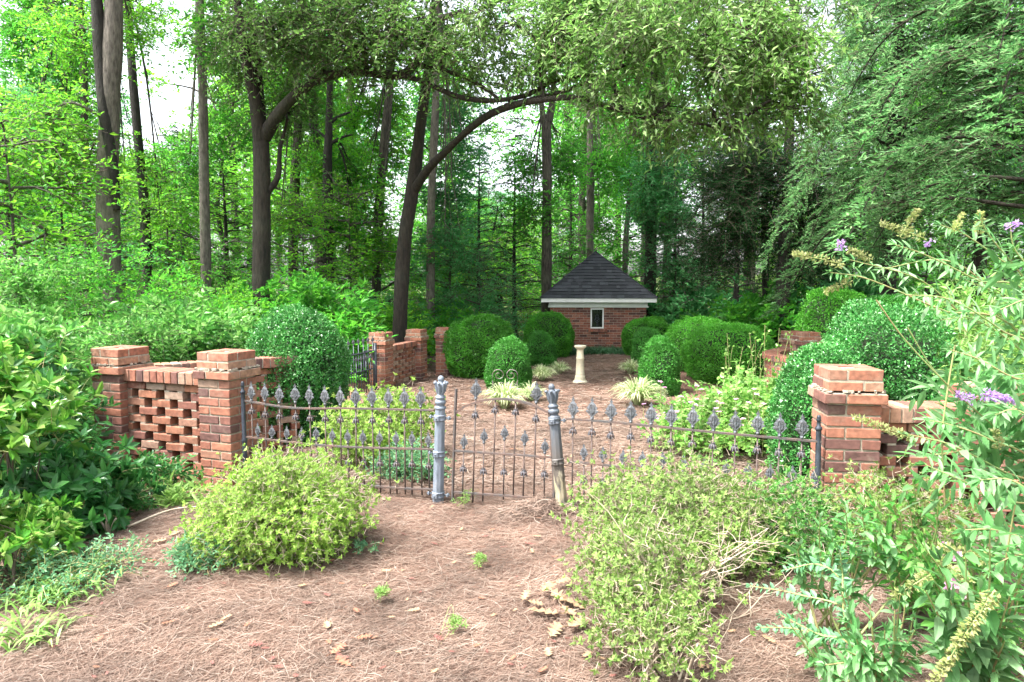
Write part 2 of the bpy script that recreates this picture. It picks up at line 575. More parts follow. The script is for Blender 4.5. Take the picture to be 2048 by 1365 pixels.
M['core'] = plain('shaded_core', (.010, .035, .008), 1, 0, (.03, .04, .02), 20)  # near-black colour carries the shade inside the clipped bushes
M['bark_grey'] = bark_mat('bark_grey', (.016, .013, .010), (.088, .073, .056), .4)
M['bark_light'] = bark_mat('bark_light', (.05, .043, .035), (.18, .155, .13), .4)
M['bark_dark'] = bark_mat('bark_dark', (.006, .005, .004), (.030, .025, .02), .2)
M['bark_brown'] = bark_mat('bark_brown', (.007, .0052, .004), (.038, .028, .02), .12)
M['bark_far'] = bark_mat('bark_far', (.025, .02, .018), (.10, .085, .07), .4, 3)
M['straw'] = island_mat('pine_needles', [(0, (.075, .047, .034)), (.3, (.138, .089, .066)), (.6, (.183, .122, .092)), (.85, (.222, .158, .125)), (1, (.27, .222, .185))], .85, 2.2, .45, 0)
M['dry1'] = plain('dry_leaf_tan', (.30, .20, .115), .75, 0, (.22, .135, .08), 25)
M['dry2'] = plain('dry_leaf_rust', (.24, .11, .06), .7, 0, (.17, .07, .045), 25)
M['dry3'] = plain('dry_leaf_wine', (.12, .04, .035), .7, 0, (.17, .07, .05), 25)
M['white'] = plain('white_paint', (.80, .80, .78), .5, 0, (.72, .73, .71), 6)
M['frieze'] = plain('frieze_paint', (.72, .76, .70), .6, 0, (.64, .69, .63), 5)
M['shingle'] = island_mat('shingle', [(0, (.008, .010, .014)), (.5, (.015, .018, .024)), (1, (.030, .034, .042))], .9, 60, .3, .6)
M['glass'] = plain('dark_glass', (.01, .012, .012), .12, 0, (.015, .02, .015), 3)
M['stone'] = plain('cream_stone', (.62, .56, .40), .85, 0, (.50, .46, .34), 14, .4)
M['wire'] = plain('grey_wire', (.25, .24, .25), .5, .6, (.17, .12, .1), 20)

# ================================================================== GROUND
def axis(lo, hi, steps):
    out = [lo]
    while out[-1] < hi:
        a = abs(out[-1])
        out.append(out[-1] + steps(out[-1]))
    return np.array(out)


gx = axis(-220, 220, lambda x: .12 if abs(x) < 7 else (.6 if abs(x) < 25 else 8))
gy = axis(-30, 320, lambda y: (.07 if 1.5 < y < 6 else (.2 if 0 < y < 20 else (1.0 if y < 45 else 8))))
GX, GY = np.meshgrid(gx, gy)
GZ = gz(GX, GY)
mb = MB()
ny, nx = GX.shape
idx = np.arange(nx * ny).reshape(ny, nx)
mb.add(np.stack([GX, GY, GZ], -1), Q=np.stack([idx[:-1, :-1], idx[:-1, 1:], idx[1:, 1:], idx[1:, :-1]], -1).reshape(-1, 4), smooth=True)
gm, n, l, p, out = newmat('forest_ground')
tc = n.new("ShaderNodeTexCoord")
n1 = n.new("ShaderNodeTexNoise"); n1.inputs['Scale'].default_value = 22; n1.inputs['Detail'].default_value = 8; n1.inputs['Roughness'].default_value = .75
mp = n.new("ShaderNodeMapping"); mp.inputs['Scale'].default_value = (1, 2.2, 1); mp.inputs['Rotation'].default_value = (0, 0, .3)
l.new(tc.outputs['Object'], mp.inputs[0]); l.new(mp.outputs[0], n1.inputs['Vector'])
r1 = ramp(n, [(.3, (.08, .045, .034)), (.5, (.17, .10, .075)), (.7, (.28, .19, .15))])
l.new(n1.outputs[0], r1.inputs[0])
n2 = n.new("ShaderNodeTexNoise"); n2.inputs['Scale'].default_value = 6; n2.inputs['Detail'].default_value = 6
l.new(tc.outputs['Object'], n2.inputs['Vector'])
r2 = ramp(n, [(.35, (.05, .045, .028)), (.5, (.07, .12, .03)), (.7, (.13, .12, .065))])
l.new(n2.outputs[0], r2.inputs[0])
at_ = n.new("ShaderNodeAttribute"); at_.attribute_name = "bed"
mx = n.new("ShaderNodeMix"); mx.data_type = 'RGBA'
l.new(at_.outputs['Fac'], mx.inputs[0]); l.new(r2.outputs[0], mx.inputs[6]); l.new(r1.outputs[0], mx.inputs[7])
l.new(mx.outputs[2], p.inputs['Base Color'])
p.inputs['Roughness'].default_value = .95; p.inputs['Specular IOR Level'].default_value = .1
bp = n.new("ShaderNodeBump"); bp.inputs['Strength'].default_value = .8; bp.inputs['Distance'].default_value = .02
l.new(n1.outputs[0], bp.inputs['Height']); l.new(bp.outputs[0], p.inputs['Normal'])
g = mb.build('ground', gm)
bed = (1 - sstep(18.5, 20.5, GY)) * (1 - sstep(3.2 + .12 * GY, 4.2 + .25 * GY, np.abs(GX - .03 * GY)))
a = g.data.attributes.new("bed", 'FLOAT', 'POINT')
a.data.foreach_set("value", bed.ravel().astype(np.float32))
tag(g, 'pine straw covered garden ground running back into the wood', kind='structure')


# pine straw
def straw(rs, n, xr, yr, Lr, wd, lift=.012, flow=.85):
    y = rs.uniform(yr[0], yr[1], n)
    x = rs.uniform(-1, 1, n) * (xr[0] + xr[1] * y)
    P0 = np.stack([x, y, 0 * x], -1)
    ang = .25 + .5 * sn(P0, 9, 1.3) + rs.normal(0, flow, n)
    Ld = rs.uniform(Lr[0], Lr[1], n)
    bend = rs.normal(0, .2, n)
    k = 4
    t = np.linspace(-.5, .5, k)
    A = ang[:, None] + bend[:, None] * t[None] * 2
    dx = np.cos(A) * Ld[:, None] / (k - 1); dy = np.sin(A) * Ld[:, None] / (k - 1)
    xs = x[:, None] + np.cumsum(dx, 1); ys = y[:, None] + np.cumsum(dy, 1)
    zs = gz(xs, ys) + rs.uniform(.001, lift, n)[:, None] + np.abs(rs.normal(0, lift * .5, (n, k)))
    P = np.stack([xs, ys, zs], -1)
    S = nrm(np.stack([-np.sin(ang), np.cos(ang), rs.normal(0, .35, n)], -1))
    return P, S, np.broadcast_to(wd, (n, k))


rs = np.random.RandomState(5)
mb = MB()
for args in [(90000, (0.2, .80), (2.2, 5.3), (.07, .16), .0018, .014), (30000, (.9, .22), (5.3, 9.5), (.12, .22), .0045, .02), (16000, (1.6, .08), (9.5, 18.5), (.14, .24), .008, .02)]:
    P, S, Wd = straw(rs, *args)
    strips(mb, P, S, Wd)
# loose heap under the gate
n_ = 1500
x = rs.normal(.2, .16, n_); y = rs.normal(4.70, .10, n_)
ang = rs.normal(.1, .8, n_); Ld = rs.uniform(.1, .2, n_)
t = np.linspace(-.5, .5, 4)
A = ang[:, None] + rs.normal(0, .9, n_)[:, None] * t
xs = x[:, None] + np.cos(A) * Ld[:, None] * t; ys = y[:, None] + np.sin(A) * Ld[:, None] * t
hz = .07 * np.exp(-((x - .2) ** 2) / .05) * rs.uniform(0, 1, n_)
zs = gz(xs, ys) + hz[:, None] + rs.normal(0, .008, (n_, 4)) + .01
strips(mb, np.stack([xs, ys, zs], -1), nrm(np.stack([-np.sin(ang), np.cos(ang), rs.normal(0, .5, n_)], -1)), np.full((n_, 4), .003))
o = mb.build('pine_straw', M['straw'])
tag(o, 'pinkish brown pine needles strewn over the whole garden ground', 'pine straw', kind='stuff')

# ================================================================== BRICKWORK
PITCH = .073


def ring_course(mb, mt, w, z, h, odd, rs, cham=.004, joint=.011):
    """one pinwheel course of a square pier"""
    hw = w / 2
    bl = (w - joint) * .655; bw = w - joint - bl
    cs, hs, an = [], [], []
    for i in range(4):
        a = i * PI / 2
        # stretcher along side i, near face
        cx = (-hw + bl / 2) if not odd else (hw - bl / 2)
        cy = -hw + bw / 2
        c, s = math.cos(a), math.sin(a)
        cs.append((cx * c - cy * s, cx * s + cy * c, z + h / 2))
        hs.append((bl / 2, bw / 2, h / 2)); an.append(a + rs.normal(0, .006))
    boxes(mb, cs, hs, an, 0, cham, rs, .0018)


def pier(label, c, rz, zb, zt, w=.32, tilt=0., seed=0, group='brick garden piers'):
    r = thing('brick_pier', label, 'pier', (c[0], c[1], zb), rz, group)
    r.rotation_euler = (tilt, tilt * .5, rz)
    rs = np.random.RandomState(seed + 11)
    H = zt - zb
    nsh = int(math.ceil((H - 3 * PITCH) / PITCH))
    z0 = H - 3 * PITCH - nsh * PITCH
    mb = MB()
    for k in range(nsh):
        ring_course(mb, None, w, z0 + k * PITCH, PITCH - .012, k % 2, rs)
    boxes(mb, [(0, 0, (z0 + H - 3 * PITCH) / 2)], [(w / 2 - .007, w / 2 - .007, (H - 3 * PITCH - z0) / 2)], m=1)
    mb.build('shaft', [M['brick'], M['mortar']], r)
    mb = MB()
    z1 = H - 3 * PITCH
    wc = w + .05
    ring_course(mb, None, wc, z1, PITCH - .012, 1, rs)
    boxes(mb, [(0, 0, z1 + PITCH / 2 - .003)], [(wc / 2 - .008, wc / 2 - .008, PITCH / 2 - .005)], m=1)
    mb.build('collar', [M['brick'], M['mortar']], r)
    mb = MB()
    z2 = H - 2 * PITCH
    wt = w + .004
    ring_course(mb, None, wt, z2 + .004, PITCH - .014, 0, rs)
    ring_course(mb, None, wt - .006, z2 + PITCH, PITCH - .006, 1, rs)
    boxes(mb, [(0, 0, z2 + PITCH - .004)], [(wt / 2 - .006, wt / 2 - .006, PITCH - .012)], m=1)
    # rough mortar wash over the collar
    n = 40
    a = rs.uniform(-.5, .5, n); sd = rs.randint(0, 4, n)
    q = wt / 2 + .004
    cx = np.choose(sd, [a * wt, a * wt, q + 0 * a, -q + 0 * a]); cy = np.choose(sd, [q + 0 * a, -q + 0 * a, a * wt, a * wt])
    boxes(mb, np.stack([cx, cy, np.full(n, z2 + .004)], -1), rs.uniform(.006, .022, (n, 3)) * np.array([1, 1, .5]), rs.uniform(0, 3, n), 1, 0, rs, .004)
    mb.build('cap', [M['brick'], M['mortar']], r)
    return r


def lattice(name, label, A, B, zb, zt, seed, cap_ov=.045, thick=.10, mat='brick_lattice', group='pierced brick walls'):
    A = np.array(A, float); B = np.array(B, float)
    Lw = np.linalg.norm(B - A); th = math.atan2(B[1] - A[1], B[0] - A[0])
    r = thing(name, label, 'wall', (A[0], A[1], zb), th, group)
    rs = np.random.RandomState(seed)
    H = zt - zb
    # coping of bricks on edge
    mb = MB()
    nb = int(Lw / .073)
    xs = (np.arange(nb) + .5) * Lw / nb
    C = np.stack([xs, np.zeros(nb), np.full(nb, H - .05)], -1)
    boxes(mb, C, (Lw / nb / 2 - .005, thick / 2 + cap_ov, .05), rs.normal(0, .012, nb), 0, .004, rs, .002)
    boxes(mb, [(Lw / 2, 0, H - .052)], [(Lw / 2, thick / 2 + cap_ov - .008, .044)], m=1)
    mb.build('coping', [M['brick'], M['mortar']], r)
    mb = MB()
    z = H - .1 - PITCH
    k = 0
    per = .285
    while z > -.15:
        if k == 0:
            xs = np.arange(.0, Lw, .213) + .1
            xs = xs[xs < Lw - .05]
        else:
            xs = np.arange(-.1 + (per / 2 if k % 2 else 0), Lw + .1, per)
        x0 = np.maximum(xs - .1, 0.002); x1 = np.minimum(xs + .1, Lw - .002)
        ok = (x1 - x0) > .03
        x0, x1 = x0[ok], x1[ok]
        cx = (x0 + x1) / 2
        boxes(mb, np.stack([cx, 0 * cx + rs.normal(0, .003, len(cx)), np.full(len(cx), z + PITCH / 2)], -1), np.stack([(x1 - x0) / 2, np.full(len(cx), thick / 2), np.full(len(cx), .030)], -1), 0, 0, .004, rs, .002)
        ov_ = (.2 - (per - .2)) / 2
        for e0 in (x0 + ov_ / 2, x1 - ov_ / 2) if k else (cx,):
            hx_ = ov_ / 2 - .002 if k else .098
            boxes(mb, np.stack([e0, 0 * e0, np.full(len(e0), z + PITCH)], -1), np.stack([np.full(len(e0), hx_), np.full(len(e0), thick / 2 - .004), np.full(len(e0), .0068)], -1), 0, 1)
        z -= PITCH; k += 1
    mb.build('brick_lattice', [M[mat], M['mortar']], r)
    return r


R = math.radians
u = np.array([-math.cos(R(20)), math.sin(R(20))])
LN = np.array([-2.356, 5.605]); LF = LN + u * 1.17
pier('brick pier at the left end of the iron fence, nearest left pier', LN, R(-20), -.40, 1.046, seed=1)
pier('weathered brick pier at far left half overgrown by leafy shrubs', LF, R(-20), -.45, 1.04, seed=2, tilt=R(.6))
lattice('pierced_brick_wall', 'pierced brick wall between the two piers at the left', LN + u * .16, LN + u * 1.01, -.45, .86, 3, cap_ov=.035, thick=.2)
lattice('pierced_brick_wall', 'brick wall seen over the coping behind the left pierced panel', (-3.28, 6.2), (-2.2, 6.95), -.4, .86, 4)
pier('large brick pier at the right end of the iron fence, closest to the viewer', (2.17, 4.386), R(-8), -.30, 1.064, .325, seed=3)
lattice('pierced_brick_wall', 'pierced brick wall running right from the closest pier behind the butterfly bush', (2.335, 4.42), (3.6, 4.36), -.3, .81, 7, mat='brick', cap_ov=.035, thick=.2)
lattice('pierced_brick_wall', 'dark brick wall top half hidden in leaves at the right edge', (3.35, 5.25), (4.4, 5.05), -.3, .83, 8, mat='brick_shed')
pier('brick pier with the small iron gate leaf, mid garden left', (-2.36, 12.25), R(-17), -.55, .72, seed=4)
pier('brick pier at the back end of the mid garden pierced panel', (-1.92, 13.68), R(-17), -.55, .675, seed=5)
lattice('pierced_brick_wall', 'pierced red brick panel in the mid garden on the left', (-2.31, 12.41), (-1.97, 13.53), -.55, .45, 9)
pier('slim lone brick pier beside the biggest boxwood ball', (-1.47, 14.4), R(0), -.55, .665, .27, seed=6)
pier('far right brick pier, left one of the close pair', (5.29, 12.8), R(8), -.55, .70, .33, seed=7)
pier('far right brick pier, right one of the close pair by the dark holly', (4.98, 11.5), R(8), -.55, .78, .33, seed=8)

# curved low wall
cw = bez([(5.1, 10.7, 0), (4.62, 10.8, 0), (4.36, 11.1, 0), (4.42, 11.6, 0), (4.75, 12.1, 0), (5.1, 12.5, 0)], 46)
r = thing('curved_brick_wall', 'low curved brick wall in front of the pair of far right piers', 'wall', (0, 0, 0))
rs = np.random.RandomState(12)
mb = MB(); mc = MB()
seg = np.diff(cw, axis=0); an = np.arctan2(seg[:, 1], seg[:, 0]); mid = (cw[1:] + cw[:-1]) / 2; hl = np.linalg.norm(seg, axis=1) / 2
C = mid.copy(); C[:, 2] = .37
boxes(mc, C, np.stack([hl * .88, np.full(len(hl), .14), np.full(len(hl), .045)], -1), an, 0, .004, rs, .002)
C2 = mid.copy(); C2[:, 2] = .36
boxes(mc, C2, np.stack([hl * 1.02, np.full(len(hl), .128), np.full(len(hl), .04)], -1), an, 1)
for k in range(13):
    z = .28 - k * PITCH
    for i in range(k % 2, 44, 2):
        j = min(i + 1, 44)
        c = (mid[i] + mid[j]) / 2
        boxes(mb, [(c[0], c[1], z)], [((hl[i] + hl[j]) * .92, .10, .03)], an[i] * .5 + an[j] * .5, 0, .004, rs, .002)
C3 = mid.copy(); C3[:, 2] = -.13
boxes(mb, C3, np.stack([hl * 1.02, np.full(len(hl), .09), np.full(len(hl), .44)], -1), an, 1)
mc.build('coping', [M['brick'], M['mortar']], r)
mb.build('brick_course', [M['brick'], M['mortar']], r)

# ================================================================== SHED
SY = 19.6
sx0, sx1 = X(1106, SY), X(1297, SY)
W = sx1 - sx0
sc = np.array([(sx0 + sx1) / 2, SY + W / 2])
shed = thing('brick_garden_shed', 'small square brick garden shed with dark pyramid roof and one narrow window', 'shed', (sc[0], sc[1], -.33), R(-3.4))
rs = np.random.RandomState(30)
zf = .893 + .33                       # frieze bottom, local
wx0, wx1 = X(1187, SY) - sc[0], X(1213, SY) - sc[0]
wz0, wz1 = 1.6 - (657 - 566) / F * SY + .33, 1.6 - (617 - 566) / F * SY + .33
mb = MB()
for side in range(4):
    a = side * PI / 2
    nco = int(zf / .071) + 3
    for k in range(nco):
        z = zf - (k + .5) * .071
        xs = np.arange(-W / 2 + (0 if k % 2 else -.107), W / 2, .214)
        for x in xs:
            x0, x1 = max(x, -W / 2 + .003), min(x + .203, W / 2 - .003)
            spans = [(x0, x1)]
            if side == 0 and wz0 - .04 < z < wz1 + .03:
                spans = []
                if x0 < wx0 - .01: spans.append((x0, min(x1, wx0 - .01)))
                if x1 > wx1 + .01: spans.append((max(x0, wx1 + .01), x1))
            for s0, s1 in spans:
                if s1 - s0 < .02: continue
                cx = (s0 + s1) / 2; cy = -W / 2 + .05
                c, s = math.cos(a), math.sin(a)
                boxes(mb, [(cx * c - cy * s, cx * s + cy * c, z)], [((s1 - s0) / 2, .05, .0295)], a)
hw = W / 2 - .006
def wallbox(x0, x1, z0, z1):
    boxes(mb, [((x0 + x1) / 2, -hw + .05, (z0 + z1) / 2)], [((x1 - x0) / 2, .05, (z1 - z0) / 2)], m=1)
wallbox(-hw, wx0, -.2, zf); wallbox(wx1, hw, -.2, zf); wallbox(wx0, wx1, -.2, wz0); wallbox(wx0, wx1, wz1, zf)
boxes(mb, [(0, hw - .05, zf / 2 - .1), (-hw + .05, .05, zf / 2 - .1), (hw - .05, .05, zf / 2 - .1)], [(hw - .1, .05, zf / 2 + .1), (.05, hw - .05, zf / 2 + .1), (.05, hw - .05, zf / 2 + .1)], m=1)
mb.build('wall', [M['brick_shed'], M['mortar']], shed)
mb = MB()
boxes(mb, [(0, 0, zf + .075)], [(W / 2 + .035, W / 2 + .035, .075)])
boxes(mb, [(0, 0, zf + .018)], [(W / 2 + .06, W / 2 + .06, .016)])
mb.build('frieze', M['frieze'], shed)
zE = 1.6 - (605 - 566) / F * (SY - .3) + .33
ov = (X(1318, SY - .3) - X(1088, SY - .3)) / 2
mb = MB()
for sgn in (-1, 1):
    boxes(mb, [(0, sgn * (ov - .012), zE + .055)], [(ov, .012, .055)])
    boxes(mb, [(sgn * (ov - .012), 0, zE + .055)], [(.012, ov - .025, .055)])
mb.build('fascia', M['white'], shed)
mb = MB()
boxes(mb, [(0, 0, zE + .022)], [(ov - .03, ov - .03, .008)])
mb.build('soffit', M['frieze'], shed)
mb = MB()
zap = 1.6 - (505 - 566) / F * (SY + W / 2) + .33
base_z = zE + .112
o2 = ov + .02
mb.add([(-o2, -o2, base_z), (o2, -o2, base_z), (o2, o2, base_z), (-o2, o2, base_z), (0, 0, zap)], T=[(0, 1, 4), (1, 2, 4), (2, 3, 4), (3, 0, 4)], Q=[(3, 2, 1, 0)])
ncr = 15
slope = np.array([0, o2, zap - base_z]); sl_len = np.linalg.norm(slope); sdir = slope / sl_len
nor = np.array([0, -(zap - base_z), o2]) / sl_len
for side in range(4):
    a = side * PI / 2; c, s = math.cos(a), math.sin(a)
    Rm = np.array([[c, -s, 0], [s, c, 0], [0, 0, 1]])
    for k in range(ncr):
        t0 = k / ncr; t1 = min((k + 1.02) / ncr, .995)
        h0 = o2 * (1 - t0); h1 = o2 * (1 - t1)
        x = -h0 + rs.uniform(-.12, 0)
        while x < h0:
            w = rs.choice([.09, .14, .2, .26])
            xa, xb = max(x, -h0), min(x + w, h0)
            ta, tb = np.clip(xa, -h1, h1), np.clip(xb, -h1, h1)
            if xb - xa > .02:
                th = .014 + rs.choice([0, .008])
                P0 = np.array([0, -o2, base_z])
                q = lambda xx, t, d: P0 + sdir * sl_len * t + nor * d + np.array([xx, 0, 0])
                V = [q(xa, t0, th), q(xb, t0, th), q(tb, t1, .004), q(ta, t1, .004), q(xa, t0, .001), q(xb, t0, .001)]
                mb.add((Rm @ np.array(V).T).T, Q=[(0, 1, 2, 3), (4, 5, 1, 0)])
            x += w
for i in range(4):                                          # hip ridge
    a = i * PI / 2 + PI / 4
    A0 = np.array([math.cos(a) * o2 * 1.414, math.sin(a) * o2 * 1.414, base_z + .012]); B0 = np.array([0, 0, zap + .012])
    tubes(mb, np.array([A0 * (1 - t) + B0 * t for t in np.linspace(0, 1, 16)]), np.full(16, .02) * (1 + .25 * (np.arange(16) % 2)), 4, 0, False)
mb.build('roof', M['shingle'], shed)
wf = MB()
fw = .035
yy = -W / 2 - .004
for bx in [((wx0 + wx1) / 2, wz1 - fw / 2, (wx1 - wx0) / 2, fw / 2), ((wx0 + wx1) / 2, wz0 + fw / 2, (wx1 - wx0) / 2, fw / 2), (wx0 + fw / 2, (wz0 + wz1) / 2, fw / 2, (wz1 - wz0) / 2 - fw), (wx1 - fw / 2, (wz0 + wz1) / 2, fw / 2, (wz1 - wz0) / 2 - fw)]:
    boxes(wf, [(bx[0], yy, bx[1])], [(bx[2], .025, bx[3])])
win = wf.build('window', M['white'], shed)
mb = MB(); boxes(mb, [((wx0 + wx1) / 2, yy + .03, (wz0 + wz1) / 2)], [((wx1 - wx0) / 2 - fw, .004, (wz1 - wz0) / 2 - fw)])
mb.build('pane', M['glass'], win)
mb = MB()
cxw = (wx0 + wx1) / 2; czw = (wz0 + wz1) / 2
th_ = np.linspace(0, 2 * PI, 17)
tubes(mb, np.stack([cxw + .05 * np.cos(th_), np.full(17, yy + .015), czw + .02 + .09 * np.sin(th_)], -1), .006, 4)
tubes(mb, [[(cxw, yy + .015, wz0 + fw), (cxw, yy + .015, wz1 - fw)]], .006, 4)
for s_ in (-1, 1):
    tubes(mb, bez([(cxw, yy + .015, czw - .12), (cxw + s_ * .06, yy + .015, czw - .08), (cxw + s_ * .05, yy + .015, czw), (cxw, yy + .015, czw + .02)], 10), .006, 4)
mb.build('grille', M['dark_iron'], win)
mb = MB()
xs = np.arange(wx0 - .06, wx1 + .06, .068)
boxes(mb, np.stack([xs + .03, np.full(len(xs), -W / 2 - .01), np.full(len(xs), wz0 - .05)], -1), (.029, .07, .045), 0, 0)
mb.build('sill', M['brick_shed'], shed)

# bird bath pedestal
bY = 13.1
bp_ = at(1160, 762, bY); bxg = float(gz(bp_[0], bY))
r = thing('birdbath_pedestal', 'cream stone fluted pedestal standing alone on the pine straw before the shed', 'pedestal', (bp_[0], bY, bxg - .01))
mb = MB()
Hh = at(1160, 691, bY)[2] - bxg + .01
mb8 = [(.001, 0), (.14, 0), (.145, .03), (.13, .05), (.105, .075), (.11, .085), (.105, .1)]
lathe(mb, mb8, 16)
mb.build('base', M['stone'], r)
mb = MB()
pf = np.array([(.098, .1), (.10, .13), (.088, .16), (.084, .17), (.09, .18), (.082, .20), (.070, Hh * .62), (.078, Hh * .64), (.078, Hh * .67), (.068, Hh * .69), (.062, Hh - .09)])
lathe(mb, pf, 32, flute=np.array([0, 0, 0, 0, 0, .03, .03, 0, 0, .03, .02]))
mb.build('shaft', M['stone'], r)
mb = MB()
lathe(mb, [(.062, Hh - .09), (.075, Hh - .07), (.10, Hh - .05), (.112, Hh - .035), (.115, Hh - .01), (.105, Hh), (.001, Hh)], 20)
mb.build('cap', M['stone'], r)

# ================================================================== IRON FENCE
FA = np.array([X(487, 5.42), 5.42]); FB = np.array([X(1645, 4.25), 4.25])
fdir = nrm(FB - FA); fth = math.atan2(fdir[1], fdir[0])


def fp(px, py, off=0.0):
    n = np.array([-fdir[1], fdir[0]]) * off
    return on_plane(px, py, FA + n, FB + n)


HALF = np.array([1.04, .97]) * np.array([(.008, 0), (.013, .012), (.010, .022), (.018, .030), (.017, .040), (.034, .046), (.043, .056), (.040, .064), (.028, .066), (.036, .076), (.036, .086), (.026, .094), (.024, .106), (.014, .116), (.008, .124), (.005, .128), (.015, .138), (.010, .138), (.006, .144), (.004, .150), (.0005, .162)])


def finial_mesh(name, s):
    mb = MB()
    k = len(HALF)
    V = []
    for x, z in HALF:
        ridge = .004 + .006 * math.sin(min(1, z / .12) * PI) * (1 if z < .12 else .3)
        V += [(x * s, 0.0025, z * s), (x * s, -.0025, z * s), (-x * s, .0025, z * s), (-x * s, -.0025, z * s), (0, -ridge, z * s), (0, ridge, z * s),
              (x * s * .55, -ridge * .45, z * s), (-x * s * .55, -ridge * .45, z * s), (x * s * .55, ridge * .45, z * s), (-x * s * .55, ridge * .45, z * s)]
    Q = []
    for i in range(k - 1):
        a, b = 10 * i, 10 * (i + 1)
        for p_, q_ in [(1, 6), (6, 4), (4, 7), (7, 3), (3, 2), (2, 9), (9, 5), (5, 8), (8, 0), (0, 1)]:
            Q.append((a + q_, a + p_, b + p_, b + q_))
    mb.add(V, Q=Q)
    # raised almond relief and veins
    for sg in (-1, 1):
        th = np.linspace(0, 2 * PI, 13)
        tubes(mb, np.stack([.017 * s * np.cos(th), np.full(13, sg * .009), (.075 + .034 * np.sin(th)) * s], -1), .0022, 4)
        tubes(mb, [[(0, sg * .010, .02 * s), (0, sg * .011, .10 * s)]], .0022, 4)
        for e in (-1, 1):
            tubes(mb, bez([(e * .004, sg * .008, .02 * s), (e * .02 * s, sg * .008, .035 * s), (e * .036 * s, sg * .005, .056 * s)], 6), .002, 4)
    lathe(mb, [(.007, -.006), (.011, 0), (.011, .01 * s), (.007, .014 * s)], 8)
    return mb.mesh(name, [M['finial']])


def rosette_mesh():
    mb = MB()
    lathe(mb, [(.006, .034), (.011, .030), (.016, .018), (.020, .006), (.018, -.006), (.008, -.014)], 10)
    for i in range(7):
        a = i * 2 * PI / 7
        c, s = math.cos(a), math.sin(a)
        pts = np.array([(.014 * c, .014 * s, .020), (.023 * c, .023 * s, .010), (.026 * c, .026 * s, -.006), (.034 * c, .034 * s, -.014)])
        tubes(mb, bez(pts, 6), np.array([.007, .008, .007, .006, .005, .003]), 5)
        tubes(mb, np.array([(.010 * c, .010 * s, .03), (.019 * c, .019 * s, .042)]), np.array([.005, .002]), 4)
    for i_ in range(len(mb.v)): mb.v[i_] = mb.v[i_] * .86
    return mb.mesh('rosette', [M['rosette']])


ME_F1 = finial_mesh('finial', 1.0)
ME_F2 = finial_mesh('finial_small', .72)
ME_R = rosette_mesh()


def frame_from(A, B, xdir):
    z = Vector(B) - Vector(A); z.normalize()
    x = Vector((xdir[0], xdir[1], 0)); x = (x - z * x.dot(z)).normalized()
    y = z.cross(x)
    m = Matrix.Identity(4)
    for i in range(3):
        m[i][0], m[i][1], m[i][2], m[i][3] = x[i], y[i], z[i], A[i]
    return m


def picket(parent, base, top, fin=None, ros=None, rot=0.0, rad=.0058):
    """rod from base to top; finial mesh on top; rosette at distance ros below top"""
    L = np.linalg.norm(np.array(top) - base)
    mb = MB()
    tubes(mb, [[(0, 0, 0), (0, 0, L * .5), (0, 0, L)]], rad, 6, cap=True)
    o = mb.build('picket', M['rail'], parent)
    o.matrix_local = frame_from(base, top, fdir)
    if fin is not None:
        f = link('finial', fin, o, (0, 0, L)); f.rotation_euler = (0, 0, rot)
    if ros is not None:
        f = link('rosette', ME_R, o, (0, 0, L - ros)); f.rotation_euler = (0, 0, rot * 3)
    return o


def rail_bar(parent, pts, name='rail', h=.006, d=.013, mat='rail'):
    P = bez(pts, max(2, 4 * len(pts)))
    mb = MB()
    T = nrm(np.gradient(P, axis=0)); yv = np.array([-fdir[1], fdir[0], 0.]); zv = np.cross(T, yv)
    V = np.stack([P - yv * d - zv * h, P + yv * d - zv * h, P + yv * d + zv * h, P - yv * d + zv * h], 1)
    k = len(P); idx = np.arange(4 * k).reshape(k, 4)
    Q = np.stack([idx[:-1], np.roll(idx[:-1], -1, 1), np.roll(idx[1:], -1, 1), idx[1:]], -1).reshape(-1, 4).tolist()
    Q += [idx[0][::-1].tolist(), idx[-1].tolist()]
    mb.add(V, Q=Q)
    return mb.build(name, M[mat], parent)


def interp(pts, px):
    pts = sorted(pts)
    return float(np.interp(px, [q[0] for q in pts], [q[1] for q in pts]))


def fence_section(label, top, mid, bot, tall, short):
    r = thing('iron_fence', label, 'fence', (0, 0, 0))
    for pts in (top, mid, bot):
        rail_bar(r, [fp(*q) for q in pts])
    rr = random.Random(4)
    for px, ty, ry in tall:
        tip = fp(px, ty); bz = fp(px, interp(bot, px))[2] - .05
        T = np.array([tip[0], tip[1], tip[2] - .162])
        picket(r, np.array([tip[0] + rr.uniform(-.006, .006), tip[1], bz]), T, ME_F1, T[2] - fp(px, ry)[2], rr.uniform(-.25, .25))
    for px, ty in short:
        tip = fp(px, ty); bz = fp(px, interp(bot, px))[2] - .05
        T = np.array([tip[0], tip[1], tip[2] - .117])
        picket(r, np.array([tip[0] + rr.uniform(-.006, .006), tip[1], bz]), T, ME_F2, .155, rr.uniform(-.25, .25))
    return r


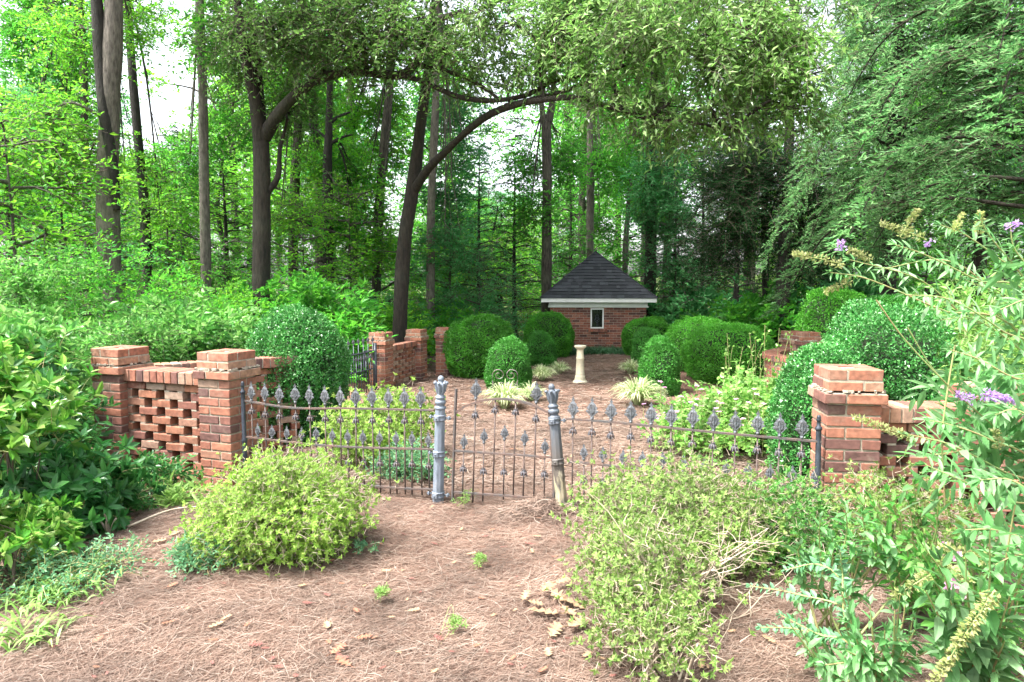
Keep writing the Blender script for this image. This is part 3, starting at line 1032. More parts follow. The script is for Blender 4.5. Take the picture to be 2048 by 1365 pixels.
Lt = [(145, 100, 385), (268, 105, 415), (400, 120, 430), (545, 115, 435), (675, 125, 450), (815, 130, 455), (955, 135, 465), (1095, 140, 470), (1245, 140, 470), (1395, 145, 465), (1540, 145, 475), (1688, 145, 480)]
Lsh = [(207, 475), (335, 490), (470, 500), (605, 510), (738, 505), (885, 520), (1025, 530), (1163, 535), (1315, 540), (1465, 545), (1610, 545), (1760, 560)]
cv = lambda v, o, z: o + v / z
fL = fence_section('left run of old iron fence with spear finials, from brick pier to gate post',
              [(487, 801), (585, 816), (700, 817), (868, 821)], [(487, 873), (660, 892), (868, 899)], [(487, 944), (760, 973), (868, 979)],
              [(cv(a, 470, 4.551), cv(b, 740, 4.551), cv(c, 740, 4.551)) for a, b, c in Lt], [(cv(a, 470, 4.551), cv(b, 740, 4.551)) for a, b in Lsh])
Rt = [(158, 140, 390), (288, 145, 400), (418, 155, 420), (553, 165, 430), (693, 178, 450), (830, 190, 470), (978, 195, 480), (1118, 220, 495), (1268, 230, 510), (1422, 235, 520), (1572, 250, 540), (1725, 260, 550)]
Rsh = [(232, 465), (362, 480), (500, 500), (632, 510), (770, 515), (912, 540), (1055, 560), (1205, 570), (1355, 585), (1503, 600), (1655, 610), (1815, 620)]
fR = fence_section('right run of old iron fence with spear finials, behind the straggly azalea',
              [(1133, 838), (1240, 846), (1440, 866), (1643, 884)], [(1138, 924), (1240, 934), (1643, 980)], [(1150, 1016), (1643, 1075)],
              [(cv(a, 1100, 3.413), cv(b, 750, 3.413), cv(c, 750, 3.413)) for a, b, c in Rt], [(cv(a, 1100, 3.413), cv(b, 750, 3.413)) for a, b in Rsh])


def end_post(label, px, ytop, Y, zb, lean=0):
    tp = at(px, ytop, Y)
    r = thing('iron_end_post', label, 'post', (tp[0], Y, zb), 0, 'iron fence end posts')
    H = tp[2] - zb
    mb = MB()
    lathe(mb, [(.019, 0), (.019, H * .55)], 14)
    lathe(mb, [(.019, H * .55), (.023, H * .56), (.023, H * .58), (.018, H * .59), (.0165, H - .10)], 14)
    mb.build('pole', M['dark_iron'], r)
    mb = MB()
    lathe(mb, [(.0165, H - .10), (.021, H - .095), (.021, H - .08), (.012, H - .072), (.012, H - .04), (.017, H - .034), (.012, H - .026), (.014, H - .018), (.009, H - .004), (.001, H)], 14)
    mb.build('cap', M['dark_iron'], r)
    r.rotation_euler = (0, lean, 0)


end_post('dark iron end post against the left brick pier', 485, 763, 5.42, -.3)
end_post('dark iron end post against the closest brick pier at right', 1644, 830, 4.25, -.35, R(-1))


def gate_post(label, base, tip, mat, bands, seed):
    r = bpy.data.objects.new('iron_gate_post', None); COL.objects.link(r)
    tag(r, label, 'gate post', 'iron gate posts')
    A = np.array(base); B = np.array(tip)
    d = nrm(B - A)
    A2 = A - d * .12
    r.matrix_world = frame_from(A2, B, fdir)
    H = np.linalg.norm(B - A2)
    s = .985
    mb = MB()
    zs = np.linspace(0, H - .255, 14)
    prof = [(.043 - .008 * z / H, z) for z in zs]
    lathe(mb, prof, 32, flute=np.full(14, .05))
    mb.build('shaft', mat, r)
    mb = MB()
    q = H - .255
    lathe(mb, [(.036, q), (.040, q + .008), (.044, q + .018), (.036, q + .024), (.031, q + .03), (.030, q + .038), (.039, q + .045), (.041, q + .058), (.039, q + .068), (.031, q + .074), (.031, q + .082), (.037, q + .088), (.037, q + .098), (.028, q + .104), (.026, q + .115)], 20)
    mb.build('turned_neck', mat, r)
    mb = MB()
    q = H - .14
    lathe(mb, [(.026, q), (.027, q + .02), (.031, q + .05), (.036, q + .075), (.030, q + .082), (.022, q + .086), (.019, q + .1)], 20)
    ball(mb, (0, 0, q + .112), .023, 9, sc=(1, 1, 1.15))
    for i in range(7):
        a = i * 2 * PI / 7 + .3; c, s_ = math.cos(a), math.sin(a)
        pts = bez([(.022 * c, .022 * s_, q + .005), (.030 * c, .030 * s_, q + .04), (.037 * c, .037 * s_, q + .072), (.044 * c, .044 * s_, q + .083)], 7)
        tubes(mb, pts, np.array([.008, .011, .012, .012, .012, .011, .009]), 7)
        ball(mb, (.046 * c, .046 * s_, q + .085), .0115, 7)
    mb.build('crown_finial', mat, r)
    for z, sd in bands:
        z = z + .12
        mb = MB()
        rr = .046 - .008 * z / H
        lathe(mb, [(rr, z - .022), (rr + .004, z - .02), (rr + .005, z - .014), (rr + .001, z - .010), (rr + .001, z + .010), (rr + .005, z + .014), (rr + .004, z + .02), (rr, z + .022)], 24)
        boxes(mb, [(-.008, -rr - .004, z)], [(.020, .010, .020)], 0, 0, .003)
        ball(mb, (-.008, -rr - .012, z), .008, 6)
        for s2 in sd:
            tubes(mb, [[(s2 * rr, 0, z), (s2 * (rr + .045), 0, z)]], .007, 6, cap=True)
            boxes(mb, [(s2 * (rr + .03), 0, z)], [(.007, .013, .013)], 0, 0, .003)
        mb.build('band', mat, r)
    return r


def post_mat(name, peel):
    m, n, l, p, out = newmat(name)
    tc = n.new("ShaderNodeTexCoord")
    mp = n.new("ShaderNodeMapping"); mp.inputs['Scale'].default_value = (30, 30, 7)
    l.new(tc.outputs['Object'], mp.inputs[0])
    a = n.new("ShaderNodeTexNoise"); a.inputs['Scale'].default_value = 1; a.inputs['Detail'].default_value = 6; a.inputs['Roughness'].default_value = .7
    l.new(mp.outputs[0], a.inputs['Vector'])
    k_ = .6 if peel else 1.0
    r1 = ramp(n, [(.30, (.04, .05, .065)), (.40, (.13 * k_, .155 * k_, .19 * k_)), (.6, (.18 * k_, .21 * k_, .255 * k_)), (.72, (.24 * k_, .23 * k_, .235 * k_))])
    l.new(a.outputs[0], r1.inputs[0])
    src = r1.outputs[0]
    sx = n.new("ShaderNodeSeparateXYZ"); l.new(tc.outputs['Object'], sx.inputs[0])
    ad = n.new("ShaderNodeMath"); ad.operation = 'MULTIPLY_ADD'
    l.new(a.outputs[0], ad.inputs[0]); ad.inputs[1].default_value = -.55 if peel else -.3; l.new(sx.outputs['Z'], ad.inputs[2])
    mr = n.new("ShaderNodeMapRange"); mr.inputs[1].default_value = .10 if peel else -.06; mr.inputs[2].default_value = .16 if peel else -.02
    mr.inputs[3].default_value = 1; mr.inputs[4].default_value = 0
    l.new(ad.outputs[0], mr.inputs[0])
    mx = n.new("ShaderNodeMix"); mx.data_type = 'RGBA'
    l.new(mr.outputs[0], mx.inputs[0]); l.new(src, mx.inputs[6])
    r3 = ramp(n, [(.4, (.07, .08, .08)), (.5, (.27, .235, .15)), (.65, (.34, .31, .23))])
    l.new(a.outputs[0], r3.inputs[0]); l.new(r3.outputs[0], mx.inputs[7])
    src = mx.outputs[2]
    if peel:
        mr2 = n.new("ShaderNodeMapRange"); mr2.inputs[1].default_value = .25; mr2.inputs[2].default_value = .55
        mr2.inputs[3].default_value = .8; mr2.inputs[4].default_value = 0
        l.new(ad.outputs[0], mr2.inputs[0])
        mx2 = n.new("ShaderNodeMix"); mx2.data_type = 'RGBA'
        l.new(mr2.outputs[0], mx2.inputs[0]); l.new(r1.outputs[0], mx2.inputs[6]); mx2.inputs[7].default_value = (.09, .07, .05, 1)
        l.new(mx2.outputs[2], mx.inputs[6])
    l.new(src, p.inputs['Base Color'])
    p.inputs['Roughness'].default_value = .55
    bp = n.new("ShaderNodeBump"); bp.inputs['Strength'].default_value = .3; bp.inputs['Distance'].default_value = .004
    l.new(a.outputs[0], bp.inputs['Height']); l.new(bp.outputs[0], p.inputs['Normal'])
    return m


M['post1'] = post_mat('blue_grey_paint', False)
M['post2'] = post_mat('peeling_blue_grey_paint', True)
gate_post('upright blue grey iron gate post with crown finial, left of the gate', fp(876, 1012), fp(882, 751), M['post1'], [(.67, (-1, 1)), (.40, (-1,)), (.09, (-1, 1))], 1)
gate_post('leaning iron gate post with peeling paint, right of the gate', fp(1125.5, 1040, -.02), fp(1102.5, 767, .03), M['post2'], [(.70, (1,)), (.415, ()), (.105, (1,))], 2)

# gate
gt = thing('iron_gate', 'low arched iron gate with spear finials between the two gate posts', 'gate', (0, 0, 0))
c5 = lambda x, y: (850 + x / 4.137, 730 + y / 4.137)
gpz = lambda x, y: fp(*c5(x, y))
for pts, nm in (([(258, 200), (240, 700), (228, 1130)], 'stile'), ([(1030, 400), (1062, 880), (1068, 1120)], 'stile')):
    mb = MB(); P = bez([gpz(*q) for q in pts], 8)
    tubes(mb, P, .0105, 4, 0, False, cap=True)
    mb.build(nm, M['rail'], gt)
mb = MB()
arch = [(262, 390), (330, 345), (400, 318), (490, 293), (580, 284), (670, 283), (750, 294), (840, 315), (920, 345), (975, 372), (1022, 395)]
rail_bar(gt, [gpz(*q) for q in arch], 'arch_rail', .007, .012)
rail_bar(gt, [gpz(245, 710), gpz(1045, 765)], 'rail', .006, .011)
rail_bar(gt, [gpz(240, 1052), gpz(1060, 1110)], 'rail', .006, .011)
for tipx, tipy, bx, by, ry in [(425, 100, 395, 1140, 425), (925, 128, 900, 1085, 455)]:
    T = gpz(tipx, tipy); B_ = gpz(bx, by); d = nrm(T - B_)
    T2 = T - d * .162
    picket(gt, B_, T2, ME_F1, T2[2] - gpz(tipx - 15, ry)[2], .3)
for tx, ty, bx, by, ry in [(583, 286, 562, 1060, 385), (752, 296, 730, 1075, 400)]:
    T = gpz(tx, ty); B_ = gpz(bx, by)
    picket(gt, B_, T, None, T[2] - gpz(tx, ry)[2])
for tx, ty, bx, by, ry in [(325, 562, 308, 1135, 870), (490, 515, 478, 1130, 890), (660, 487, 648, 1115, 898), (827, 530, 812, 1085, 905), (993, 597, 984, 1125, 915)]:
    T = gpz(tx, ty); B_ = gpz(bx, by); d = nrm(T - B_); T2 = T - d * .117
    picket(gt, B_, T2, ME_F2, T2[2] - gpz(tx, ry)[2], .2)

# small iron gate leaf by the mid pier
sg = thing('small_iron_fence', 'small dark iron fence panel hung on the mid garden pier', 'fence panel', (0, 0, 0))
A = at(748, 700, 12.0); Bq = at(684, 712, 11.2)
sdir2 = nrm((Bq - A)[:2])
for zt_, zb_ in ((-.02, 0), (-.33, 0), (-.75, 0)):
    mb = MB(); tubes(mb, [[A + (0, 0, zt_), Bq + (0, 0, zt_)]], .012, 4, 0, False, cap=True); mb.build('rail', M['dark_iron'], sg)
for k in range(13):
    t = (k + .5) / 13
    P = A * (1 - t) + Bq * t
    tall = k % 2 == 0
    mb = MB(); ztop = .14 if tall else -.16
    tubes(mb, [[(0, 0, -.85), (0, 0, ztop)]], .008, 5, cap=True)
    o = mb.build('picket', M['dark_iron'], sg); o.location = P
    f = link('finial', ME_F2, o, (0, 0, ztop)); f.rotation_euler = (0, 0, .6)
mb = MB(); tubes(mb, [[A + (.02, 0, .12), A + (.02, 0, -.95)]], .03, 10, cap=True)
boxes(mb, [A + (-.06, -.03, -.02)], [(.10, .012, .012)]); boxes(mb, [A + (-.16, -.03, -.16)], [(.012, .012, .14)])
mb.build('hinge_post', M['dark_iron'], sg)

# heart scroll support
hY = 10.7
hc = at(1010, 765, hY)
r = thing('scroll_trellis', 'small grey wire heart scroll trellis standing in the striped grass tuft', 'trellis', (hc[0], hY, float(gz(hc[0], hY))))
z0 = hc[2] - r.location[2]
for s_ in (-1, 1):
    mb = MB()
    th = np.linspace(0, 2.6 * PI, 40)
    rr = .10 * (1 - th / (2.6 * PI) * .72)
    cx, cz = s_ * .10, z0 + .115
    sp = np.stack([cx + s_ * rr * np.cos(th), 0 * th, cz + rr * np.sin(th)], -1)
    pre = bez([(0, 0, z0 - .22), (s_ * .12, 0, z0 - .12), (s_ * .2, 0, z0 + .02)], 12)
    tubes(mb, np.vstack([pre, sp]), .0065, 5)
    th = np.linspace(0, 2.4 * PI, 30); rr = .055 * (1 - th / (2.4 * PI) * .7)
    tubes(mb, np.stack([s_ * .06 - s_ * rr * np.cos(th), 0 * th, z0 - .05 + rr * np.sin(th)], -1), .005, 5)
    tubes(mb, [[(s_ * .2, 0, z0 + .02), (s_ * .19, 0, -.05)]], .0065, 5)
    mb.build('scroll', M['wire'], r)

# ================================================================== FOLIAGE GENERATORS
def shell(mb, rs, rx, ry, H, n, L, W, seed, lump=.05, base_t=.42, p=2.5, shape='d', depth=.12, up=.25):
    u = nrm(rs.normal(size=(n, 3)))
    k = (np.abs(u) ** p).sum(1) ** (1 / p)
    q = u / k[:, None]
    c = H * base_t
    rz = np.where(q[:, 2] > 0, H - c, c * 1.25)
    lm = 1 + lump * sn(u, seed, 3.2, 2) + lump * .6 * sn(u, seed + 5, 9, 2)
    dd = 1 - depth * rs.uniform(0, 1, n) ** 1.5
    P = q * np.stack([np.full(n, rx), np.full(n, ry), rz], -1) * (lm * dd)[:, None]
    P[:, 2] += c
    out = nrm(u / np.array([rx, ry, H * .5]))
    hole = (sn(u, seed + 9, 5.5, 2) > .62) & (rs.uniform(0, 1, n) < .8)
    ok = (P[:, 2] > .015) & ~(hole & (dd > .94))
    P, out = P[ok], out[ok]
    n = len(P)
    D = nrm(out * .7 + rs.normal(size=(n, 3)) * .75 + np.array([0, 0, up]))
    N = nrm(out + rs.normal(size=(n, 3)) * .6)
    f = rs.uniform(.7, 1.25, n)
    leaves(mb, P, D, N, L * f, W * f, shape, 0, .1)
    # solid core against see-through; inner shade is put into its dark colour
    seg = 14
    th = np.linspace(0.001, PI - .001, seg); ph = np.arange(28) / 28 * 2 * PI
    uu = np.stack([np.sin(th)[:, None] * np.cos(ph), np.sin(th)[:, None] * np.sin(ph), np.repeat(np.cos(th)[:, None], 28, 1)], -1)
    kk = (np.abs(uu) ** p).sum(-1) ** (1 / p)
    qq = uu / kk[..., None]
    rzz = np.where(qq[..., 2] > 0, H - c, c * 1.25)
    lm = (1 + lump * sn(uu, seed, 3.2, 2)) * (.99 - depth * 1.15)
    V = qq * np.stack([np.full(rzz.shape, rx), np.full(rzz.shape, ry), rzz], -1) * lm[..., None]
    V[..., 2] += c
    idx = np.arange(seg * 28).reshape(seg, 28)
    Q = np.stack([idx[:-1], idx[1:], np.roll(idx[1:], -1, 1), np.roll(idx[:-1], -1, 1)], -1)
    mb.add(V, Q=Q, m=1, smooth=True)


def boxwood(name, label, cat, px0, px1, pyt, Y, mat, n, seed, L=.034, group='clipped boxwood balls', base_t=.42, lump=.05, ry=None, depth=.12, p=2.5):
    cx = X((px0 + px1) / 2, Y); rx = (px1 - px0) / 2 / F * Y
    z0 = float(gz(cx, Y)); H = at((px0 + px1) / 2, pyt, Y)[2] - z0
    r = thing(name, label, cat, (cx, Y, z0 - .02), 0, group)
    rs = np.random.RandomState(seed)
    mb = MB()
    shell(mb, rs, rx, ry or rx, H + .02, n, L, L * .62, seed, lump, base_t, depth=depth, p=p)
    k = n // 260
    uu = nrm(rs.normal(size=(k, 3)) + np.array([0, 0, .5])); uu[:, 2] = np.abs(uu[:, 2])
    kk = (np.abs(uu) ** p).sum(1) ** (1 / p)
    O = uu / kk[:, None] * np.array([rx, ry or rx, H * (1 - base_t)]) * (1 + lump * sn(uu, seed, 3.2, 2))[:, None] * .98 + np.array([0, 0, H * base_t])
    sprays(mb, rs, O, uu + rs.normal(size=uu.shape) * .4 + np.array([0, 0, .4]), L * rs.uniform(1.2, 3.2, k), 7, L * .9, L * .55, .8, .1, .3, 'd', 0, None)
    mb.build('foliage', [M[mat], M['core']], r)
    mb = MB()
    a = rs.uniform(0, 6.28, 7)
    for k in range(7):
        tubes(mb, bez([(.05 * math.cos(a[k]), .05 * math.sin(a[k]), -.05), (.25 * rx * math.cos(a[k]), .25 * rx * math.sin(a[k]), H * .25), (.5 * rx * math.cos(a[k]), .5 * rx * math.sin(a[k]), H * .5)], 6), .02, 5)
    mb.build('stem', M['dtwig'], r)
    return r


def clump_points(rs, C, Rd, nc, shell_bias=.6):
    u = nrm(rs.normal(size=(nc, 3)))
    r = 1 - shell_bias * rs.uniform(0, 1, nc) ** 1.3
    return np.array(C) + u * r[:, None] * np.array(Rd), u


def shrub_mesh(seed, rx, ry, H, nclump, nspr, mleaf, L, W, mats, shape='d', ls=.22, droop=.3, up=.6, ang=.9, nstem=14, stem_r=.008, whorl=False, low=.25, jit=.3, ldroop=.0, srad=.10, tw=.0022):
    """leafy shrub in local space, base at origin. returns (foliage mesh, stem mesh)"""
    rs = np.random.RandomState(seed)
    C, u = clump_points(rs, (0, 0, 0), (rx, ry, 1), nclump, .55)
    C[:, 2] = H * (low + (1 - low) * (C[:, 2] * .5 + .5)) * .93
    rr = 1 - .5 * np.maximum(0, C[:, 2] / H - .55)
    C[:, :2] *= rr[:, None]
    C += .15 * H * np.stack([sn(C, seed + 1, 3.5), sn(C, seed + 2, 3.5), sn(C, seed + 3, 3.5) * .8], -1)
    C[:, 2] = np.maximum(C[:, 2], .05)
    O = np.repeat(C, nspr, 0) + rs.normal(size=(nclump * nspr, 3)) * srad
    out = nrm(np.repeat(C - np.array([0, 0, H * .35]), nspr, 0))
    D = nrm(out * .8 + rs.normal(size=O.shape) * .6 + np.array([0, 0, .25]))
    O[:, 2] = np.maximum(O[:, 2], .03)
    mb = MB()
    sprays(mb, rs, O, D, ls * rs.uniform(.6, 1.3, len(O)), mleaf, L, W, ang, droop, up, shape, 0, 1, tw, jit, whorl=whorl, ldroop=ldroop)
    f = mb.mesh('foliage', mats[:2])
    mb = MB()
    sel = rs.permutation(nclump)[:nstem]
    P = []
    for i in sel:
        b = rs.normal(0, .06, 3) * np.array([1, 1, 0]) * (1 + rx)
        e = C[i]
        mid = b * .5 + e * .5 + np.array([0, 0, .12 * H]) + rs.normal(0, .05, 3)
        P.append(bez([b - (0, 0, .05), mid, e], 8))
    tubes(mb, np.array(P), np.linspace(1, .3, 8) * stem_r, 5)
    s = mb.mesh('stem', [mats[2]])
    return f, s


def shrub(name, label, cat, px, pyt, Y, wpx, mats, seed, depth=None, group=None, zb=None, **kw):
    cx = X(px, Y); rx = wpx / 2 / F * Y
    z0 = float(gz(cx, Y)) if zb is None else zb
    H = at(px, pyt, Y)[2] - z0
    r = thing(name, label, cat, (cx, Y, z0), 0, group)
    ms = [M[m] for m in mats]
    f, s = shrub_mesh(seed, rx, depth or rx * .8, H, mats=ms, **kw)
    link('foliage', f, r); link('stem', s, r)
    return r


def trunk_tube(mb, P, Rr, seed, sides=12, m=0, flare=True, rough=.07):
    """bark-displaced tube"""
    P = np.array(P, float); Rr = np.array(Rr, float)
    n = max(10, int(np.linalg.norm(np.diff(P, axis=0), axis=1).sum() / .22))
    n = min(n, 90)
    Q = bez(P, n)
    tt = np.linspace(0, 1, n); src = np.linspace(0, 1, len(Rr))
    r = np.interp(tt, src, Rr)
    if flare:
        dz = Q[:, 2] - Q[0, 2]
        r = r * .93 * (1 + .6 * np.exp(-dz / .35))
    a0 = mb.n
    tubes(mb, Q, r, sides, m, True)
    V = mb.v[-1].reshape(n, sides, 3)
    c = Q[:, None]
    d = V - c
    k = 1 + rough * sn(V.reshape(-1, 3) * np.array([1, 1, .35]), seed, 9, 2).reshape(n, sides) + .5 * rough * sn(V.reshape(-1, 3) * np.array([1, 1, .5]), seed + 3, 3, 1).reshape(n, sides)
    mb.v[-1] = (c + d * k[..., None]).reshape(-1, 3).astype(np.float32)


def crown_mesh(seed, Rc, Hc, nl, ncl, nspr, mleaf, L, W, mats, shape='d', ls=.55, rise=.5, droop=.35, flat=.7, z0=0., top=1., srad=.28):
    """crown around a vertical axis: limbs, clumps along them, sprays. returns (leaf mesh, branch mesh)"""
    rs = np.random.RandomState(seed)
    mbL, mbB = MB(), MB()
    allC = []
    for i in range(nl):
        t = (i + rs.uniform(0, 1)) / nl
        zs = z0 + Hc * t * .92
        az = i * 2.4 + rs.normal(0, .4)
        prof = math.sin(min(1, .18 + t * .95) * PI) ** .6 if top else 1
        Ln = Rc * max(.25, prof) * rs.uniform(.7, 1.15)
        d = np.array([math.cos(az), math.sin(az), 0])
        e = np.array([0, 0, zs]) + d * Ln + np.array([0, 0, rise * Ln * rs.uniform(.2, 1.1)])
        m_ = np.array([0, 0, zs]) + d * Ln * .45 + np.array([0, 0, rise * Ln * .5]) + rs.normal(0, .12, 3)
        P = bez([(0, 0, zs), m_, e], 8)
        tubes(mbB, P, np.linspace(.055, .012, 8) * (Rc / 3) ** .7, 5)
        for k in range(ncl):
            f = .35 + .65 * (k + rs.uniform(0, 1)) / ncl
            b = P[min(7, int(f * 7.5))]
            c = b + rs.normal(0, 1, 3) * np.array([.16, .16, .10]) * Rc
            tubes(mbB, bez([b, (b + c) / 2 + (0, 0, .05), c], 4), np.linspace(.018, .006, 4), 3)
            allC.append(c)
    C = np.array(allC)
    O = np.repeat(C, nspr, 0) + rs.normal(size=(len(C) * nspr, 3)) * srad * np.array([1, 1, .6])
    D = nrm(np.repeat(C * np.array([1, 1, 0]) / Rc, nspr, 0) * .5 + rs.normal(size=O.shape) * np.array([1, 1, .35]) + np.array([0, 0, .1]))
    sprays(mbL, rs, O, D, ls * rs.uniform(.6, 1.3, len(O)), mleaf, L, W, .9, droop, flat, shape, 0, 1, .006, .35)
    return mbL.mesh('crown', mats[:2]), mbB.mesh('branches', [mats[2]])


def conifer_mesh(seed, H, z0, Rb, nb, mats, step=.16, L=.09, W=.016, mn=9, droop=.25, bl=.34, taper=.85, lat=.6):
    rs = np.random.RandomState(seed)
    mbL, mbB = MB(), MB()
    OO, DD, LL = [], [], []
    for i in range(nb):
        t = (i + rs.uniform(0, 1)) / nb
        z = z0 + (H - z0) * t
        az = i * 2.4 + rs.normal(0, .5)
        Ln = Rb * (1 - t * taper) * rs.uniform(.7, 1.15)
        d = np.array([math.cos(az), math.sin(az), 0]); sd_ = np.array([-d[1], d[0], 0])
        P = bez([(0, 0, z), np.array([0, 0, z]) + d * Ln * .4 + (0, 0, .08 * Ln), np.array([0, 0, z]) + d * Ln * .75 + (0, 0, -.02 * Ln), np.array([0, 0, z]) + d * Ln + (0, 0, -droop * Ln)], 12)
        tubes(mbB, P, np.linspace(.03, .005, 12) * (Rb / 2.5) ** .6, 4)
        ns = max(4, int(Ln / step))
        f = np.linspace(.15, 1, ns)
        base = np.stack([np.interp(f * 11, np.arange(12), P[:, j]) for j in range(3)], -1)
        for sgn in (-1, 1):
            l_ = bl * (1.15 - .75 * f) * rs.uniform(.6, 1.3, ns) * (Rb / 2.2)
            D = d * .65 + sd_ * sgn * 1.0 + rs.normal(size=(ns, 3)) * .18
            OO.append(base + rs.normal(size=(ns, 3)) * .02); DD.append(D); LL.append(l_)
        l_ = bl * .6 * rs.uniform(.5, 1.1, ns)
        OO.append(base); DD.append(d + rs.normal(size=(ns, 3)) * .35 + np.array([0, 0, .2])); LL.append(l_)
    O, D, Ls = np.concatenate(OO), np.concatenate(DD), np.concatenate(LL)
    sprays(mbL, rs, O, D, Ls, mn, L, W, lat, .35, .75, 'd', 0, 1, .004, .3, curl=.05)
    return mbL.mesh('crown', mats[:2]), mbB.mesh('branches', [mats[2]])


# ================================================================== GARDEN PLANTS (clipped)
boxwood('boxwood_ball', 'largest dark green boxwood ball, right of the slim lone pier', 'boxwood', 896, 1036, 631, 14.2, 'box', 26000, 1, .042, lump=.09)
boxwood('boxwood_ball', 'dark green boxwood ball at the left corner of the shed', 'boxwood', 1050, 1148, 627, 17.9, 'box', 22000, 2, .042, lump=.06)
boxwood('boxwood_ball', 'dark green boxwood ball at the right corner of the shed', 'boxwood', 1249, 1347, 637, 17.9, 'box', 20000, 3, .042, lump=.06)
boxwood('boxwood_ball', 'broad bright boxwood mound behind the right hand cones, farther of two', 'boxwood', 1333, 1478, 634, 15.2, 'boxlight', 26000, 4, .042, lump=.09)
boxwood('boxwood_ball', 'broad bright boxwood mound right of the larger cone, nearer of two', 'boxwood', 1372, 1548, 650, 13.3, 'boxlight', 30000, 5, .040, lump=.06)
boxwood('boxwood_ball', 'boxwood ball standing above the far right brick piers', 'boxwood', 1604, 1730, 574, 13.8, 'boxlight', 20000, 6, .042, lump=.07, base_t=.5)
boxwood('boxwood_ball', 'large cool green boxwood dome behind the right holly', 'boxwood', 1700, 1895, 588, 9.6, 'boxblue', 30000, 7, .032, lump=.06, base_t=.5)
boxwood('boxwood_cone', 'boxwood cone behind the heart scroll trellis', 'boxwood', 972, 1062, 678, 12.3, 'boxblue', 22000, 8, .032, 'clipped boxwood cones', .3, .06)
boxwood('boxwood_cone', 'smaller boxwood cone left of the pedestal', 'boxwood', 1054, 1111, 663, 16.0, 'boxblue', 15000, 9, .034, 'clipped boxwood cones', .3, .06)
boxwood('boxwood_cone', 'smaller boxwood cone right of the pedestal, in front of the shed corner ball', 'boxwood', 1267, 1324, 656, 16.2, 'boxblue', 15000, 10, .034, 'clipped boxwood cones', .3, .06)
boxwood('boxwood_cone', 'tall boxwood cone behind the round striped grass tuft', 'boxwood', 1282, 1361, 677, 11.9, 'boxblue', 22000, 11, .032, 'clipped boxwood cones', .3, .06)
boxwood('holly_bush', 'big glossy holly bush behind the left iron fence', 'holly', 492, 688, 616, 7.3, 'holly', 46000, 12, .030, 'rounded glossy hollies', .45, .13, depth=.2, p=2.2)
boxwood('holly_bush', 'big glossy holly bush behind the closest brick pier', 'holly', 1620, 1892, 622, 6.3, 'holly', 52000, 13, .028, 'rounded glossy hollies', .45, .10, depth=.18, p=2.3)
boxwood('holly_bush', 'low glossy holly mound against the left face of the closest pier', 'holly', 1558, 1740, 705, 5.7, 'holly', 32000, 14, .026, 'rounded glossy hollies', .45, .12, depth=.2)


# striped liriope tufts
def tuft(seed, Rr, H, n, wd, mat):
    rs = np.random.RandomState(seed)
    az = rs.uniform(0, 2 * PI, n); Ls = rs.uniform(.6, 1.1, n); k = 6
    t = np.linspace(0, 1, k)
    spread = rs.uniform(.15, 1, n) ** .7
    r_ = (.04 + spread[:, None] * Rr * t[None] ** 1.1) * Ls[:, None]
    z_ = H * Ls[:, None] * (1.9 * t[None] - (.75 + .75 * spread[:, None]) * t[None] ** 2.2) * (1.15 - .4 * spread[:, None])
    P = np.stack([r_ * np.cos(az)[:, None], r_ * np.sin(az)[:, None], np.maximum(z_, .003)], -1)
    S = nrm(np.stack([-np.sin(az), np.cos(az), rs.normal(0, .3, n)], -1))
    Wd = wd * np.array([.7, 1, 1, .9, .6, .1])[None] * rs.uniform(.7, 1.2, n)[:, None]
    mb = MB(); strips(mb, P, S, Wd)
    return mb.mesh('striped_blades', [mat])


TF = [tuft(31, .48, .46, 460, .015, M['liriope']), tuft(32, .48, .42, 340, .016, M['liriope'])]
for k, (px, py, Y, s, lab) in enumerate([
        (1008, 790, 10.3, .95, 'striped grass tuft round the foot of the scroll trellis'), (1062, 778, 10.9, .72, 'striped grass tuft just right of the scroll trellis'),
        (1085, 744, 13.3, .75, 'striped grass tuft between the two left boxwood cones'), (1120, 732, 14.4, .7, 'striped grass tuft at the foot of the smaller left cone'),
        (1278, 790, 10.6, 1.05, 'largest round striped grass tuft, in front of the tall right cone'), (1262, 738, 14.2, .75, 'striped grass tuft right of the pedestal, left of the cones'),
        (1300, 745, 13.2, .6, 'small striped grass tuft between the two right cones')]):
    x = X(px, Y)
    o = link('liriope_tuft', TF[k % 2], None, (x, Y, float(gz(x, Y)) + .005)); o.scale = (s, s, s); o.rotation_euler = (0, 0, k * 1.3)
    tag(o, lab, 'grass tuft', 'striped liriope tufts')
# mondo strip along the shed
rs = np.random.RandomState(40)
n = 2600
x = rs.uniform(X(1120, 18.6), X(1290, 18.6), n); y = rs.uniform(18.0, 19.3, n); az = rs.uniform(0, 6.28, n)
t = np.linspace(0, 1, 4)
Ls = rs.uniform(.12, .26, n)
P = np.stack([x[:, None] + np.cos(az)[:, None] * Ls[:, None] * t * .7, y[:, None] + np.sin(az)[:, None] * Ls[:, None] * t * .7, gz(x, y)[:, None] + Ls[:, None] * (1.5 * t - .9 * t * t)], -1)
mb = MB(); strips(mb, P, nrm(np.stack([-np.sin(az), np.cos(az), 0 * az], -1)), np.full((n, 4), .012) * np.array([1, 1, .8, .2]))
tag(mb.build('mondo_grass', M['mondo']), 'dark low grassy border along the foot of the shed wall', 'border grass', kind='stuff')

